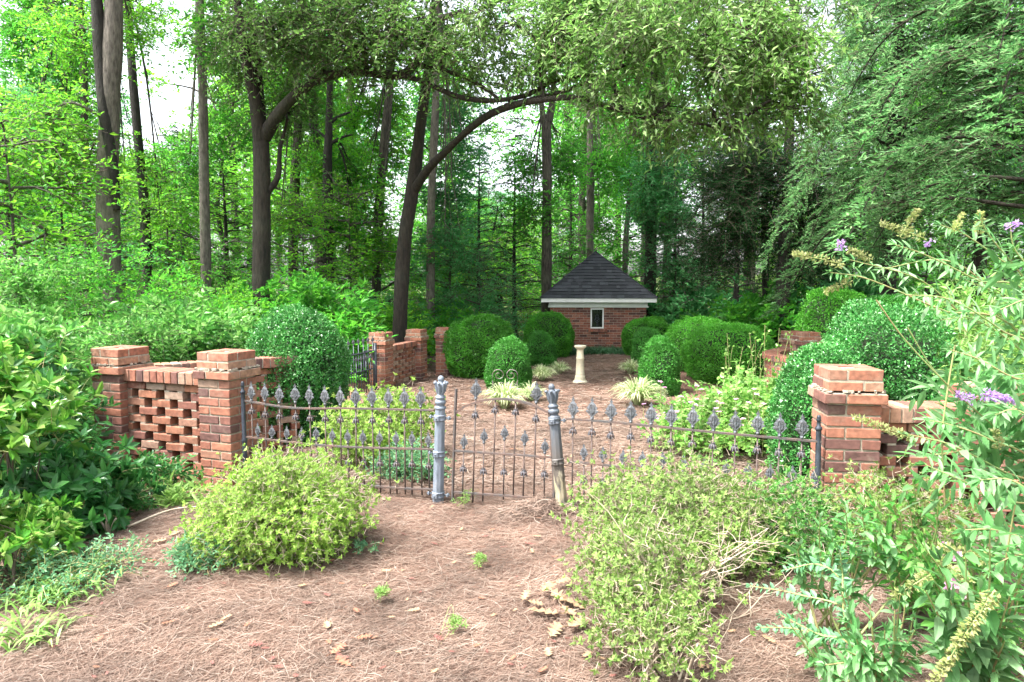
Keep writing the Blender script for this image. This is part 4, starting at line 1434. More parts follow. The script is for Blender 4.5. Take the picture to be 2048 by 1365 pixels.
# ================================================================== FOREGROUND AZALEAS
az_kw = dict(mleaf=7, L=.024, W=.0105, shape='n', ang=.95, droop=.05, up=.2, whorl=True, ls=.06, jit=.25, stem_r=.006, tw=.0018)
shrub('azalea_bush', 'rounded yellow green azalea in front of the left fence run', 'azalea', 572, 902, 4.0, 330, ('azalea', 'twig', 'twig'), 50, depth=.45, nclump=560, nspr=11, nstem=60, low=.02, srad=.075, group='azaleas in front of the fence', **az_kw)
shrub('azalea_bush', 'low yellow green azalea shoots spreading left of the rounded azalea', 'azalea', 430, 1010, 3.95, 130, ('azalea', 'twig', 'twig'), 58, depth=.25, nclump=70, nspr=9, nstem=26, low=.1, srad=.06, group='azaleas in front of the fence', **az_kw)
shrub('azalea_bush', 'straggly azalea with bare twigs in front of the right fence run', 'azalea', 1375, 935, 3.85, 370, ('azalea_old', 'twig', 'twig'), 51, depth=.36, nclump=400, nspr=10, nstem=200, low=.12, srad=.08, group='azaleas in front of the fence', **az_kw)
shrub('azalea_bush', 'low sprawling azalea shoots at the front edge of the right azalea', 'azalea', 1325, 1085, 3.15, 240, ('azalea_old', 'twig', 'twig'), 52, depth=.28, nclump=170, nspr=9, nstem=120, low=.08, srad=.07, group='azaleas in front of the fence', **az_kw)
shrub('azalea_bush', 'lowest azalea sprays trailing toward the bottom edge of the picture', 'azalea', 1330, 1215, 2.75, 230, ('azalea_old', 'twig', 'twig'), 59, depth=.22, nclump=60, nspr=8, nstem=40, low=.06, srad=.06, group='azaleas in front of the fence', **az_kw)
shrub('azalea_bush', 'darker green azalea right of the straggly azalea at the foot of the closest pier', 'azalea', 1610, 1005, 3.8, 200, ('shrub', 'twig', 'twig'), 53, depth=.32, nclump=240, nspr=8, nstem=50, low=.12, srad=.08, group='azaleas in front of the fence', **az_kw)
shrub('azalea_bush', 'dull azalea below the right pierced wall', 'azalea', 1800, 985, 3.75, 260, ('azalea_old', 'twig', 'twig'), 54, depth=.3, nclump=170, nspr=8, nstem=50, low=.12, srad=.08, group='azaleas in front of the fence', **az_kw)
shrub('azalea_bush', 'yellow green azalea behind the left fence run, inside the garden', 'azalea', 755, 800, 6.3, 230, ('azalea', 'twig', 'twig'), 55, depth=.5, nclump=300, nspr=9, nstem=40, low=.12, srad=.085, group='azaleas in front of the fence', **{**az_kw, 'L': .036, 'W': .016})
shrub('creeping_shrub', 'small blue green creeping plant behind the fence by the upright gate post', 'plant', 815, 918, 5.6, 110, ('cover', 'stem', 'stem'), 56, depth=.2, nclump=60, nspr=8, mleaf=6, L=.035, W=.018, shape='d', ls=.1, nstem=10, srad=.05)
shrub('creeping_shrub', 'blue green seedlings under the front of the rounded azalea', 'plant', 400, 1110, 3.65, 120, ('cover', 'stem', 'stem'), 57, depth=.15, nclump=36, nspr=7, mleaf=6, L=.03, W=.014, shape='n', ls=.08, nstem=10, srad=.04)

# anemones and flowers
shrub('flowering_perennial', 'big patch of pale lobed leaves with pink flowers behind the right fence', 'perennials', 1530, 800, 7.0, 250, ('anem', 'stem', 'stem'), 60, depth=.9, nclump=120, nspr=8, mleaf=7, L=.06, W=.042, shape='n', ls=.16, nstem=60, droop=.1, up=.85, srad=.10, low=.35)
shrub('flowering_perennial', 'low leafy front edge of the pink flower patch', 'perennials', 1410, 835, 6.5, 190, ('anem', 'stem', 'stem'), 61, depth=.6, nclump=80, nspr=7, mleaf=6, L=.05, W=.036, shape='n', ls=.12, nstem=30, droop=.1, up=.85, srad=.09, low=.35)
r = thing('pink_flowers', 'pink blossoms standing above the pale lobed leaves behind the right fence', 'flowers', (X(1420, 6.6), 6.6, -.15))
rs = np.random.RandomState(62)
mb = MB(); ms_ = MB()
for k in range(46):
    px = rs.normal(1425, 62); py = rs.uniform(775, 860) - .12 * abs(px - 1425); Y = rs.uniform(6.0, 7.2)
    q = at(px, py, Y) - np.array(r.location)
    ph = rs.uniform(0, 6.28) + np.arange(7) * .9
    dd = np.stack([np.cos(ph), np.sin(ph), np.full(7, .35)], -1)
    dd = dd + rs.normal(size=dd.shape) * .2
    leaves(mb, np.repeat(q[None], 7, 0), dd, np.array([0, 0, 1.]) + .3 * dd, .030, .024, 'd', 0)
    g0 = q.copy(); g0[2] = 0; g0[0] += rs.normal(0, .05)
    tubes(ms_, bez([g0, (g0 + q) / 2, q], 5), .003, 3)
mb.build('blossoms', M['pink'], r); ms_.build('stem', M['stem'], r)
# tall wiry stems among anemones
r = thing('seed_stalk_clump', 'wiry stalks with pale seed heads above the flower patch', 'plant', (X(1500, 8), 8.0, -.25))
mb = MB(); ml = MB()
for k in range(40):
    px = rs.normal(1530, 45); py = rs.uniform(650, 780); Y = rs.uniform(7.4, 8.6)
    q = at(px, py, Y) - np.array(r.location); g0 = q * np.array([1, 1, 0]) + np.array([rs.normal(0, .12), rs.normal(0, .1), 0])
    P = bez([g0, (g0 + q) / 2 + rs.normal(0, .03, 3), q], 7)
    tubes(mb, P, .0035, 3)
    m_ = 8; j = rs.randint(3, 7, m_)
    leaves(ml, P[j] + rs.normal(size=(m_, 3)) * .02, rs.normal(size=(m_, 3)) + (0, 0, .3), rs.normal(size=(m_, 3)) + (0, 0, 1), .05, .03, 'd', 0)
mb.build('stem', M['stem'], r); ml.build('foliage', M['anem'], r)
# grassy arching blades in patch
o = link('grass_clump', tuft(66, .55, .50, 130, .012, M['grassy']), None, (X(1462, 7.4), 7.4, -.22)); tag(o, 'arching light green blades rising from the flower patch', 'grass clump')

# ================================================================== BUTTERFLY BUSH AND RIGHT FOREGROUND
def arching(rs, ctrl, npairs, L, W, mbL, mbS, start=.25, end=1.0, r0=.006, shape='n', lm=0, tiplet=True, dr=.08, tw=0.0):
    """one arching stem with opposite leaves; ctrl: world points"""
    P = bez(ctrl, 24)
    tubes(mbS, P, np.linspace(r0, r0 * .35, 24), 5)
    T = nrm(np.gradient(P, axis=0))
    t = start + (end - start) * (np.arange(npairs) + .5) / npairs
    idx = t * 23
    B = np.stack([np.interp(idx, np.arange(24), P[:, j]) for j in range(3)], -1)
    D = nrm(np.stack([np.interp(idx, np.arange(24), T[:, j]) for j in range(3)], -1))
    for sg in (-1, 1):
        S = nrm(np.cross(D, np.array([0, 0, 1.]) + rs.normal(0, .15, (npairs, 3))))
        U = np.cross(S, D)
        roll = np.where(np.arange(npairs) % 2 == 0, .25, 1.2)[:, None] * (1 if sg > 0 else 1)
        side = S * np.cos(roll) * sg + U * np.sin(roll) * sg
        LD = D * .55 + side * .85 + rs.normal(size=D.shape) * .18 - np.array([0, 0, dr])
        LNm = U * .9 + D * .4 + rs.normal(size=D.shape) * .25 + np.array([0, 0, .5])
        sc_ = rs.uniform(.7, 1.15, npairs) * (1 - .45 * np.clip((t - .7) / .3, 0, 1))
        leaves(mbL, B, LD, LNm, L * sc_, W * sc_, shape, lm, .22)
    if tiplet:
        m_ = 4
        leaves(mbL, np.repeat(P[-1:], m_, 0), np.repeat(D[-1:], m_, 0) + rs.normal(size=(m_, 3)) * .35, rs.normal(size=(m_, 3)) + np.array([0, 0, 1.]), L * .5, W * .5, shape, lm)
    return P


def spike(rs, mb, P0, D, Ln, R0, n, m=0, s=.012, droop=.15):
    D = nrm(np.array(D, float))
    t = rs.uniform(0, 1, n) ** .9
    a = rs.uniform(0, 6.28, n)
    S = nrm(np.cross(D, [0, 0, 1.01])); U = np.cross(S, D)
    rr = R0 * (1 - t * .8) * rs.uniform(.5, 1.1, n)
    rad = np.cos(a)[:, None] * S + np.sin(a)[:, None] * U
    P = np.array(P0) + D * (t * Ln)[:, None] + rad * rr[:, None] * .5
    P[:, 2] -= droop * Ln * t * t
    leaves(mb, P, rad + D * .4 + rs.normal(size=(n, 3)) * .3, D + rs.normal(size=(n, 3)) * .5, s * rs.uniform(.6, 1.4, n), s * .7 * rs.uniform(.6, 1.4, n), 'd', m, 0)
    tubes(mb, np.stack([np.array(P0) + D * Ln * q - np.array([0, 0, droop * Ln * q * q]) for q in (0, .5, 1)]), np.array([.003, .002, .001]), 4, m)


bb = thing('butterfly_bush', 'large arching butterfly bush with grey green leaves and lilac spikes at the right edge', 'butterfly bush', (0, 0, 0))
rs = np.random.RandomState(71)
mL, mS = MB(), MB()
root = lambda: np.array([2.75 + rs.normal(0, .12), 3.15 + rs.normal(0, .15), 0.0])
A3 = lambda px, py, Y: at(px, py, Y)
upper = [[(2060, 700, 3.1), (1880, 620, 3.0), (1740, 560, 3.0), (1660, 545, 3.0)], [(2080, 640, 3.2), (1950, 560, 3.1), (1850, 510, 3.1), (1790, 490, 3.1)],
         [(2120, 620, 3.2), (2000, 520, 3.2), (1930, 470, 3.2), (1880, 450, 3.2)], [(2140, 700, 3.0), (2050, 560, 3.0), (1985, 480, 3.0), (1960, 440, 3.0)],
         [(2100, 760, 2.9), (2000, 660, 2.8), (1900, 600, 2.8), (1810, 590, 2.8)], [(2120, 800, 2.9), (2040, 700, 2.8), (1950, 640, 2.8), (1880, 640, 2.8)],
         [(2140, 640, 3.1), (2080, 560, 3.0), (2030, 500, 3.0), (2020, 450, 3.0)], [(2090, 720, 3.3), (1940, 640, 3.3), (1840, 560, 3.3), (1700, 520, 3.3)],
         [(2130, 760, 2.7), (2040, 760, 2.6), (1960, 720, 2.6), (1900, 700, 2.6)], [(2160, 650, 2.8), (2100, 600, 2.7), (2050, 600, 2.6), (2000, 620, 2.6)],
         [(2060, 680, 3.4), (1960, 560, 3.4), (1880, 520, 3.4), (1760, 540, 3.4)], [(2140, 720, 3.1), (2060, 640, 3.1), (2000, 590, 3.1), (1930, 560, 3.1)]]
for c in upper:
    arching(rs, [root()] + [A3(*q) for q in c], 18, .085, .021, mL, mS, .42)
lower = [[(2090, 950, 2.9), (1980, 880, 2.8), (1900, 850, 2.8), (1850, 840, 2.8)], [(2100, 1000, 2.9), (2000, 940, 2.8), (1900, 890, 2.7), (1820, 870, 2.7)],
         [(2110, 1040, 2.8), (2010, 1000, 2.7), (1920, 960, 2.6), (1850, 930, 2.6)], [(2100, 900, 3.0), (2020, 840, 2.9), (1960, 800, 2.9), (1920, 800, 2.9)],
         [(2130, 920, 2.6), (2080, 850, 2.5), (2030, 820, 2.5), (1990, 830, 2.5)], [(2140, 1060, 2.5), (2080, 1000, 2.4), (2020, 960, 2.4), (1960, 960, 2.4)],
         [(2140, 1100, 2.5), (2060, 1080, 2.4), (1990, 1060, 2.4), (1930, 1060, 2.4)], [(2120, 980, 3.0), (2030, 920, 3.0), (1960, 900, 3.0), (1870, 910, 3.0)],
         [(2150, 1140, 2.4), (2090, 1130, 2.3), (2040, 1110, 2.2), (1990, 1130, 2.2)], [(2120, 860, 2.8), (2060, 790, 2.8), (2020, 760, 2.8), (1990, 740, 2.8)]]
for c in lower:
    arching(rs, [root()] + [A3(*q) for q in c], 15, .105, .030, mL, mS, .45)
# inner foliage mass
C, u_ = clump_points(rs, A3(2110, 860, 3.1), (.55, .5, .8), 55, .8)
O = np.repeat(C, 3, 0) + rs.normal(size=(165, 3)) * .08
sprays(mL, rs, O, rs.normal(size=O.shape) + np.array([-.4, -.3, .3]), .25, 7, .12, .034, .9, .2, .5, 'n', 0, None)
mL.build('foliage', M['budd'], bb); mS.build('stem', M['stem'], bb)
# thin yellow wand
mw = MB()
tubes(mw, bez([A3(1995, 860, 2.9), A3(1900, 775, 2.8), A3(1810, 680, 2.8), A3(1752, 600, 2.8)], 16), .003, 4)
tubes(mw, bez([A3(1920, 800, 2.8), A3(1860, 730, 2.8), A3(1815, 655, 2.8)], 12), .0025, 4)
tubes(mw, bez([A3(1890, 1010, 2.8), A3(1884, 880, 2.8), A3(1895, 780, 2.8), A3(1910, 690, 2.8)], 12), .004, 4)
mw.build('stem', M['stem'], bb)
for k, (px, py, px2, py2, Y, n, m_) in enumerate([(1965, 788, 2022, 800, 2.75, 190, 'lilac'), (1946, 800, 1915, 788, 2.8, 80, 'lilac'), (1684, 502, 1679, 482, 3.0, 45, 'lilac'), (1862, 480, 1854, 490, 3.1, 22, 'lilac'),
                              (2010, 460, 2035, 446, 3.0, 50, 'lilac')]):
    mb = MB(); A = A3(px, py, Y); B_ = A3(px2, py2, Y)
    spike(rs, mb, A, B_ - A, np.linalg.norm(B_ - A) * 1.1, .036, n, s=.014, droop=.02)
    mb.build('flower_spike', M['lilac'], bb)
for k, (px, py, px2, py2, Y, n) in enumerate([(1690, 530, 1590, 505, 3.0, 170), (1800, 475, 1835, 420, 3.1, 150), (1850, 478, 1765, 445, 3.15, 150), (1760, 545, 1655, 590, 2.95, 0), (1745, 520, 1700, 500, 3.1, 110), (1705, 562, 1652, 582, 3.0, 110),
                                              (1900, 470, 1925, 430, 3.2, 110), (1955, 470, 1962, 425, 3.1, 120), (1830, 880, 1712, 832, 2.7, 190), (2000, 900, 1990, 860, 2.6, 60)]):
    if not n: continue
    mb = MB(); A = A3(px, py, Y); B_ = A3(px2, py2, Y)
    spike(rs, mb, A, B_ - A, np.linalg.norm(B_ - A) * 1.05, .03, n, s=.016, droop=.03)
    mb.build('spent_spike', M['spent'], bb)


def low_bush(label, stems, npairs, L, W, seed, base, mats=('budd', 'stem'), spikes=(), fl=None, start=.2, cat='shrub', name='young_butterfly_bush', group='young leafy shrubs at the lower right', dr=.1):
    r = thing(name, label, cat, (0, 0, 0), 0, group)
    rs = np.random.RandomState(seed)
    a, b = MB(), MB()
    for c in stems:
        bs = np.array(base) + rs.normal(0, .05, 3) * (1, 1, 0)
        arching(rs, [bs] + [A3(*q) for q in c], npairs, L, W, a, b, start, dr=dr)
    a.build('foliage', M[mats[0]], r); b.build('stem', M[mats[1]], r)
    for (px, py, px2, py2, Y, n) in spikes:
        mb = MB(); A = A3(px, py, Y); B_ = A3(px2, py2, Y)
        spike(rs, mb, A, B_ - A, np.linalg.norm(B_ - A) * 1.02, .034, n, s=.017, droop=.03)
        mb.build('spent_spike', M['spent'], r)
    return r


rs2 = np.random.RandomState(80)
def fan(seed, x0, x1, y0, y1, n, Y, sx):
    q = np.random.RandomState(seed)
    out = []
    for i in range(n):
        cx_, cy_ = q.uniform(x0, x1), q.uniform(y0, y1)
        Yq = Y + q.uniform(-.2, .2)
        out.append([((cx_ * .6 + sx * .4), cy_ + 90, Yq + .05), (cx_, cy_, Yq)])
    return out


low_bush('leafy young shrub on the bank below the right pierced wall', fan(1, 1700, 1960, 960, 1120, 22, 3.1, 1850), 9, .075, .03, 86, gp(1850, 3.2), mats=('shrub', 'stem'))
low_bush('low green shrub right of the arching sprig, at the picture bottom', fan(2, 1560, 1860, 1180, 1340, 22, 2.55, 1750), 8, .065, .028, 87, gp(1740, 2.65))
low_bush('dark low leaves behind the pink blooms at lower right', fan(3, 1800, 2080, 1060, 1320, 30, 2.6, 1980), 8, .095, .036, 88, gp(1980, 2.75), mats=('shrub', 'stem'))
low_bush('young grey green butterfly bush rising in front of the azalea bank', [[(cx_, (cy_ + 1160) / 2, 2.95), (cx_, cy_, 2.9)] for cx_, cy_ in
         [(1600, 1090), (1640, 1040), (1690, 1010), (1725, 1030), (1760, 1060), (1665, 1075), (1620, 1120), (1705, 1075), (1740, 1110), (1780, 1110), (1600, 1140), (1820, 1135)]], 9, .085, .034, 81, gp(1690, 2.95))
low_bush('leafy butterfly bush seedling at the bottom edge beside the spent spike', [[((cx_ + 1760) / 2, 1330, 2.35), (cx_, cy_, 2.3)] for cx_, cy_ in
         [(1700, 1240), (1740, 1210), (1790, 1220), (1830, 1260), (1690, 1300), (1720, 1280), (1770, 1260), (1860, 1300), (1650, 1330), (1800, 1190), (1720, 1340), (1780, 1330)]], 9, .085, .032, 82, gp(1760, 2.45))
low_bush('coarse dark leaves filling the lower right corner', [[((cx_ + 1960) / 2, (cy_ + 1400) / 2, 2.25), (cx_, cy_, 2.15)] for cx_, cy_ in
         [(1880, 1120), (1930, 1090), (1980, 1060), (2030, 1010), (2060, 1100), (1900, 1200), (1960, 1180), (2020, 1190), (1880, 1290), (1940, 1280), (2010, 1280), (1990, 1340), (2060, 1340), (1850, 1180), (2080, 1240), (1900, 1340)]], 8, .125, .045, 83, gp(2000, 2.5) - np.array([0, 0, .1]),
         spikes=[(1990, 1180, 1850, 1385, 2.1, 520), (1860, 1150, 1790, 1190, 2.3, 120), (1980, 1120, 1880, 1090, 2.3, 120), (1940, 1165, 1880, 1120, 2.4, 90)])
low_bush('arching sprig with paired small leaves reaching left at lower right', [[(1700, 1230, 2.6), (1600, 1190, 2.7), (1500, 1172, 2.75)], [(1720, 1300, 2.5), (1600, 1260, 2.6), (1520, 1255, 2.6)], [(1690, 1180, 2.7), (1640, 1130, 2.75), (1570, 1140, 2.8)],
         [(1700, 1290, 2.4), (1640, 1270, 2.45), (1560, 1230, 2.5)], [(1690, 1240, 2.6), (1685, 1150, 2.65), (1680, 1100, 2.65)]], 20, .04, .022, 84, gp(1790, 2.55), mats=('cover', 'stem'), name='honeysuckle_sprig', start=.3, dr=.05)
# pink blooms at the lower right
r = thing('pink_flowers', 'small bright pink blooms among the dark leaves at lower right', 'flowers', tuple(A3(1900, 1130, 2.3)))
mb = MB()
for px, py in [(1908, 1115), (1915, 1108), (1884, 1088), (1893, 1165), (1900, 1172), (1905, 1160), (1890, 1178), (1912, 1170), (1928, 1190), (1898, 1183)]:
    q = A3(px, py, 2.25 + rs.uniform(0, .1)) - np.array(r.location)
    ph = rs.uniform(0, 6.28) + np.arange(5) * 1.257
    dd = np.stack([np.cos(ph), np.full(5, -.5), np.sin(ph)], -1)
    leaves(mb, np.repeat(q[None], 5, 0), dd, np.array([0, -1., .3]) + 0 * dd, .016, .016, 'd', 0, 0)
mb.build('blossoms', M['pink'], r)
# bare branches in the azaleas
r = thing('bare_branches', 'pale dead branches tangled in the front of the right azalea', 'branches', tuple(gp(1330, 3.15)))
rs = np.random.RandomState(90)
a = MB(); bs = gp(1335, 3.25)
for k in range(34):
    e = A3(rs.uniform(1190, 1560), rs.uniform(1010, 1230), rs.uniform(2.95, 3.3))
    m_ = (bs + e) / 2 + rs.normal(0, .06, 3)
    P = bez([bs + rs.normal(0, .05, 3) * (1, 1, .1), m_, e], 12) - np.array(r.location)
    tubes(a, P, np.linspace(.007, .0018, 12), 5)
    for j in range(5):
        i = rs.randint(5, 12); q = P[i] + rs.normal(0, .09, 3)
        tubes(a, bez([P[i], (P[i] + q) / 2 + rs.normal(0, .015, 3), q], 5), np.linspace(.0028, .0012, 5), 3)
a.build('twigs', M['twig'], r)

# ================================================================== LEFT UNDERGROWTH
n_kw = dict(shape='n', up=.6)
shrub('laurel_shrub', 'pale yellow green broad leaved shrub cropped by the left edge, waist high', 'shrub', -35, 685, 4.0, 200, ('laurel', 'stem', 'dtwig'), 100, depth=.35, nclump=70, nspr=5, mleaf=7, L=.095, W=.042, ls=.12, droop=.2, low=.42, srad=.07, whorl=True, **n_kw)
shrub('laurel_shrub', 'broad leaved light green shrub low at the left edge', 'shrub', -25, 1040, 3.4, 150, ('laurel', 'stem', 'dtwig'), 101, depth=.3, nclump=34, nspr=5, mleaf=8, L=.075, W=.034, ls=.08, droop=.2, low=.2, srad=.05, whorl=True, **n_kw)
shrub('laurel_shrub', 'dark glossy broad leaved shrub at the foot of the far left pier', 'shrub', 95, 930, 4.3, 210, ('dshrub', 'stem', 'dtwig'), 102, depth=.35, nclump=90, nspr=5, mleaf=8, L=.10, W=.04, ls=.12, droop=.2, low=.15, srad=.08, whorl=True, **n_kw)
shrub('privet_shrub', 'leafy shrub crowding the left side of the far left pier', 'shrub', 40, 650, 5.7, 250, ('shrub', 'stem', 'dtwig'), 103, depth=.5, nclump=170, nspr=6, mleaf=8, L=.085, W=.04, ls=.26, droop=.5, low=.25, srad=.1, **n_kw)
shrub('privet_shrub', 'deep green shrub hanging below the pale leaves beside the far left pier', 'shrub', 50, 770, 5.0, 230, ('dshrub', 'stem', 'dtwig'), 104, depth=.35, nclump=120, nspr=6, mleaf=8, L=.08, W=.035, ls=.26, droop=.4, low=.1, srad=.1, **n_kw)
shrub('nandina', 'small dark feathery shrub in front of the left pierced panel', 'shrub', 275, 930, 5.0, 150, ('dshrub', 'stem', 'dtwig'), 105, depth=.3, nclump=70, nspr=6, mleaf=8, L=.045, W=.02, ls=.16, droop=.3, low=.1, srad=.06, **n_kw)
shrub('weed_clump', 'fresh green weeds at the foot of the near left pier', 'weeds', 345, 985, 4.9, 70, ('grassy', 'stem', 'stem'), 106, depth=.12, nclump=14, nspr=4, mleaf=5, L=.08, W=.025, ls=.1, nstem=8, low=.1, srad=.04, **n_kw)
U = [  # px, top, Y, width px, mat, seed, L, label
    (60, 470, 9.0, 330, 'shrub', 110, 'tall loose shrub at the left edge below the bright saplings'),
    (230, 500, 10.0, 280, 'mid', 111, 'tall shrub in front of the twin trunk'),
    (395, 590, 9.4, 260, 'shrub', 112, 'spreading shrub behind the near left pier'),
    (330, 560, 12.0, 260, 'mid', 113, 'shrub under the tall pale trunk, farther back'),
    (110, 560, 7.6, 280, 'shrub', 114, 'shrub mass above the far left pier'),
    (290, 610, 7.6, 260, 'shrub', 115, 'bright shrub behind the left pierced panel'),
    (430, 640, 7.8, 190, 'shrub', 116, 'shrub between the near left pier and the left holly'),
    (640, 575, 13.0, 230, 'mid', 117, 'layered dogwood like shrub above the left holly'),
    (680, 640, 14.5, 200, 'shrub', 118, 'pale shrub right of the left holly'),
    (790, 640, 15.5, 130, 'bright', 119, 'fresh green shrub behind the mid garden pierced panel'),
    (560, 590, 14.0, 240, 'mid', 120, 'shrub at the foot of the forked oak'),
    (470, 570, 13.0, 160, 'bright', 127, 'pale yellow green sapling shrub left of the forked oak foot'),
    (720, 600, 17.0, 260, 'teal', 121, 'dim shrub behind the mid garden piers'),
    (930, 600, 20.0, 260, 'teal', 122, 'dim undergrowth shrub left of the shed'),
    (870, 620, 19.0, 220, 'mid', 123, 'undergrowth shrub behind the slim lone pier'),
    (1400, 590, 22.0, 300, 'teal', 124, 'undergrowth shrub right of the shed'),
    (1530, 615, 17.0, 240, 'mid', 125, 'undergrowth shrub behind the bright boxwood mounds'),
    (1680, 560, 17.0, 300, 'teal', 126, 'undergrowth shrub behind the round boxwood at right'),
]
UR = random.Random(3)
for px, top, Y, w, mt, sd_, lab in U:
    s_ = Y / 9
    lk = UR.choice([.75, .95, 1.25, 1.5]); wk = UR.uniform(.38, .6)
    shrub('understory_shrub', lab, 'shrub', px, top, Y, w, (mt, 'dtwig', 'dtwig'), sd_, depth=w / 2 / F * Y * .7, group='undergrowth shrubs of the wood', nclump=int(120 / lk ** .5), nspr=6, mleaf=8, L=.075 * lk * s_ ** .7, W=.075 * wk * lk * s_ ** .7, ls=.36 * s_ ** .5 * lk ** .5, droop=.4, up=.75, low=.12, srad=.10 * s_)
# right back greenery
shrub('leafy_perennial', 'tall light green foliage behind the dark wall at the right edge', 'plant', 1990, 560, 8.0, 330, ('anem', 'stem', 'stem'), 130, depth=.9, nclump=170, nspr=6, mleaf=8, L=.09, W=.03, ls=.3, droop=.4, low=.15, srad=.12)
shrub('leafy_perennial', 'light green weeds behind the right pierced wall', 'plant', 1960, 690, 6.2, 260, ('grassy', 'stem', 'stem'), 131, depth=.5, nclump=110, nspr=6, mleaf=8, L=.08, W=.03, ls=.25, droop=.4, low=.15, srad=.1)
# grasses lower left
rs = np.random.RandomState(140)
for k, (px, Y, n, Rr, lab) in enumerate([(60, 3.25, 150, .34, 'soft light green grass at the lower left edge'), (150, 3.6, 40, .2, 'few grass blades beside the low laurel'), (20, 2.9, 60, .2, 'grass blades in the bottom left corner')]):
    x = X(px, Y); az = rs.uniform(0, 6.28, n); Ls = rs.uniform(.07, .17, n)
    r0 = rs.uniform(0, Rr, n) * rs.uniform(.3, 1, n); a2 = rs.uniform(0, 6.28, n)
    t = np.linspace(0, 1, 5)
    bx, by = r0 * np.cos(a2), r0 * np.sin(a2)
    P = np.stack([bx[:, None] + np.cos(az)[:, None] * Ls[:, None] * t, by[:, None] + np.sin(az)[:, None] * Ls[:, None] * t, (gz(x + bx, Y + by) - gz(x, Y))[:, None] + Ls[:, None] * (1.6 * t - 1.2 * t * t)], -1)
    mb = MB(); strips(mb, P, nrm(np.stack([-np.sin(az), np.cos(az), rs.normal(0, .3, n)], -1)), .011 * np.array([.6, 1, 1, .6, .1])[None] * np.ones((n, 1)))
    o = mb.build('grass_patch', M['grassy']); o.location = (x, Y, float(gz(x, Y))); tag(o, lab, 'grass', 'grass patches at lower left')
shrub('creeping_shrub', 'fine blue green creeper at the lower left, between grass and laurel', 'plant', 100, 1130, 3.5, 260, ('cover', 'stem', 'stem'), 141, depth=.25, nclump=60, nspr=6, mleaf=6, L=.026, W=.014, shape='d', ls=.1, nstem=10, srad=.05, low=.05)
for k, (px, py, w, lab) in enumerate([(965, 1125, 22, 'tiny green seedling in the middle of the path'), (725, 1105, 50, 'blue green seedling right of the rounded azalea'),
                                     (932, 1005, 26, 'seedling at the foot of the iron gate'), (755, 1205, 14, 'small sprout on the left of the path'), (900, 1265, 18, 'grassy sprout low on the path')]):
    d_ = ray(px, py); Y = 1.6 / -d_[2] * d_[1]
    shrub('seedling', lab, 'seedling', px, py - 18, Y, w, ('grassy' if k in (0, 2, 3, 4) else 'cover', 'stem', 'stem'), 150 + k, depth=w / 2 / F * Y, nclump=9, nspr=4, mleaf=6, L=.018, W=.006 if k != 1 else .012, shape='d', ls=.04, nstem=4, stem_r=.0015, srad=.012, low=.2, tw=.0012, group='seedlings on the pine straw')

# ================================================================== FALLEN LEAVES
def oak_leaf(seed, L, mat):
    rs = np.random.RandomState(seed)
    t = np.linspace(0, 1, 15)
    lob = np.array([.02, .03, .10, .34, .10, .30, .52, .12, .34, .58, .14, .30, .40, .12, .02]) * .58
    lob = lob * rs.uniform(.75, 1.2, 15)
    cu = rs.uniform(.1, .35)
    V = []
    for i in range(15):
        zc = cu * L * .08 * (t[i] - .5) ** 2 * 4 * rs.uniform(.8, 1.2)
        for s_ in (-1, 0, 1):
            w = lob[i] * L * s_
            V.append((t[i] * L - L / 2, w, zc + abs(s_) * lob[i] * L * cu * .35 + rs.uniform(0, .004) + .004))
    Q = []
    for i in range(14):
        for j in (0, 1):
            a = 3 * i + j
            Q.append((a, a + 1, a + 4, a + 3))
    mb = MB(); mb.add(V, Q=Q, smooth=False)
    tubes(mb, [[(-L / 2 - .02, 0, .012), (-L / 2, 0, .008)]], .0015, 4)
    return mb.mesh('leaf', [mat])


LFm = [[oak_leaf(200 + i * 3 + j, .10, M[m]) for j in range(3)] for i, m in enumerate(('dry1', 'dry2', 'dry3'))]
rs = np.random.RandomState(210)
cols = ['tan', 'rust brown', 'dark red']
SCAT, PILE = [], []


def fallen(px, py, kind, s, pile=False, dz=0.):
    d_ = ray(px, py); Y = 1.6 / -d_[2] * d_[1]
    for _ in range(4):
        Y = (1.6 - float(gz(X(px, Y), Y))) / -d_[2] * d_[1]
    x = X(px, Y)
    o = link('fallen_leaf', LFm[kind][rs.randint(3)], None, (x, Y, float(gz(x, Y)) + .022 + dz))
    o.scale = (s, s, s)
    o.rotation_euler = (rs.normal(0, .2 if pile else .1), rs.normal(0, .2 if pile else .1), rs.uniform(0, 6.28))
    if pile:
        PILE.append((px, o))
    else:
        SCAT.append((px, py, kind, o))


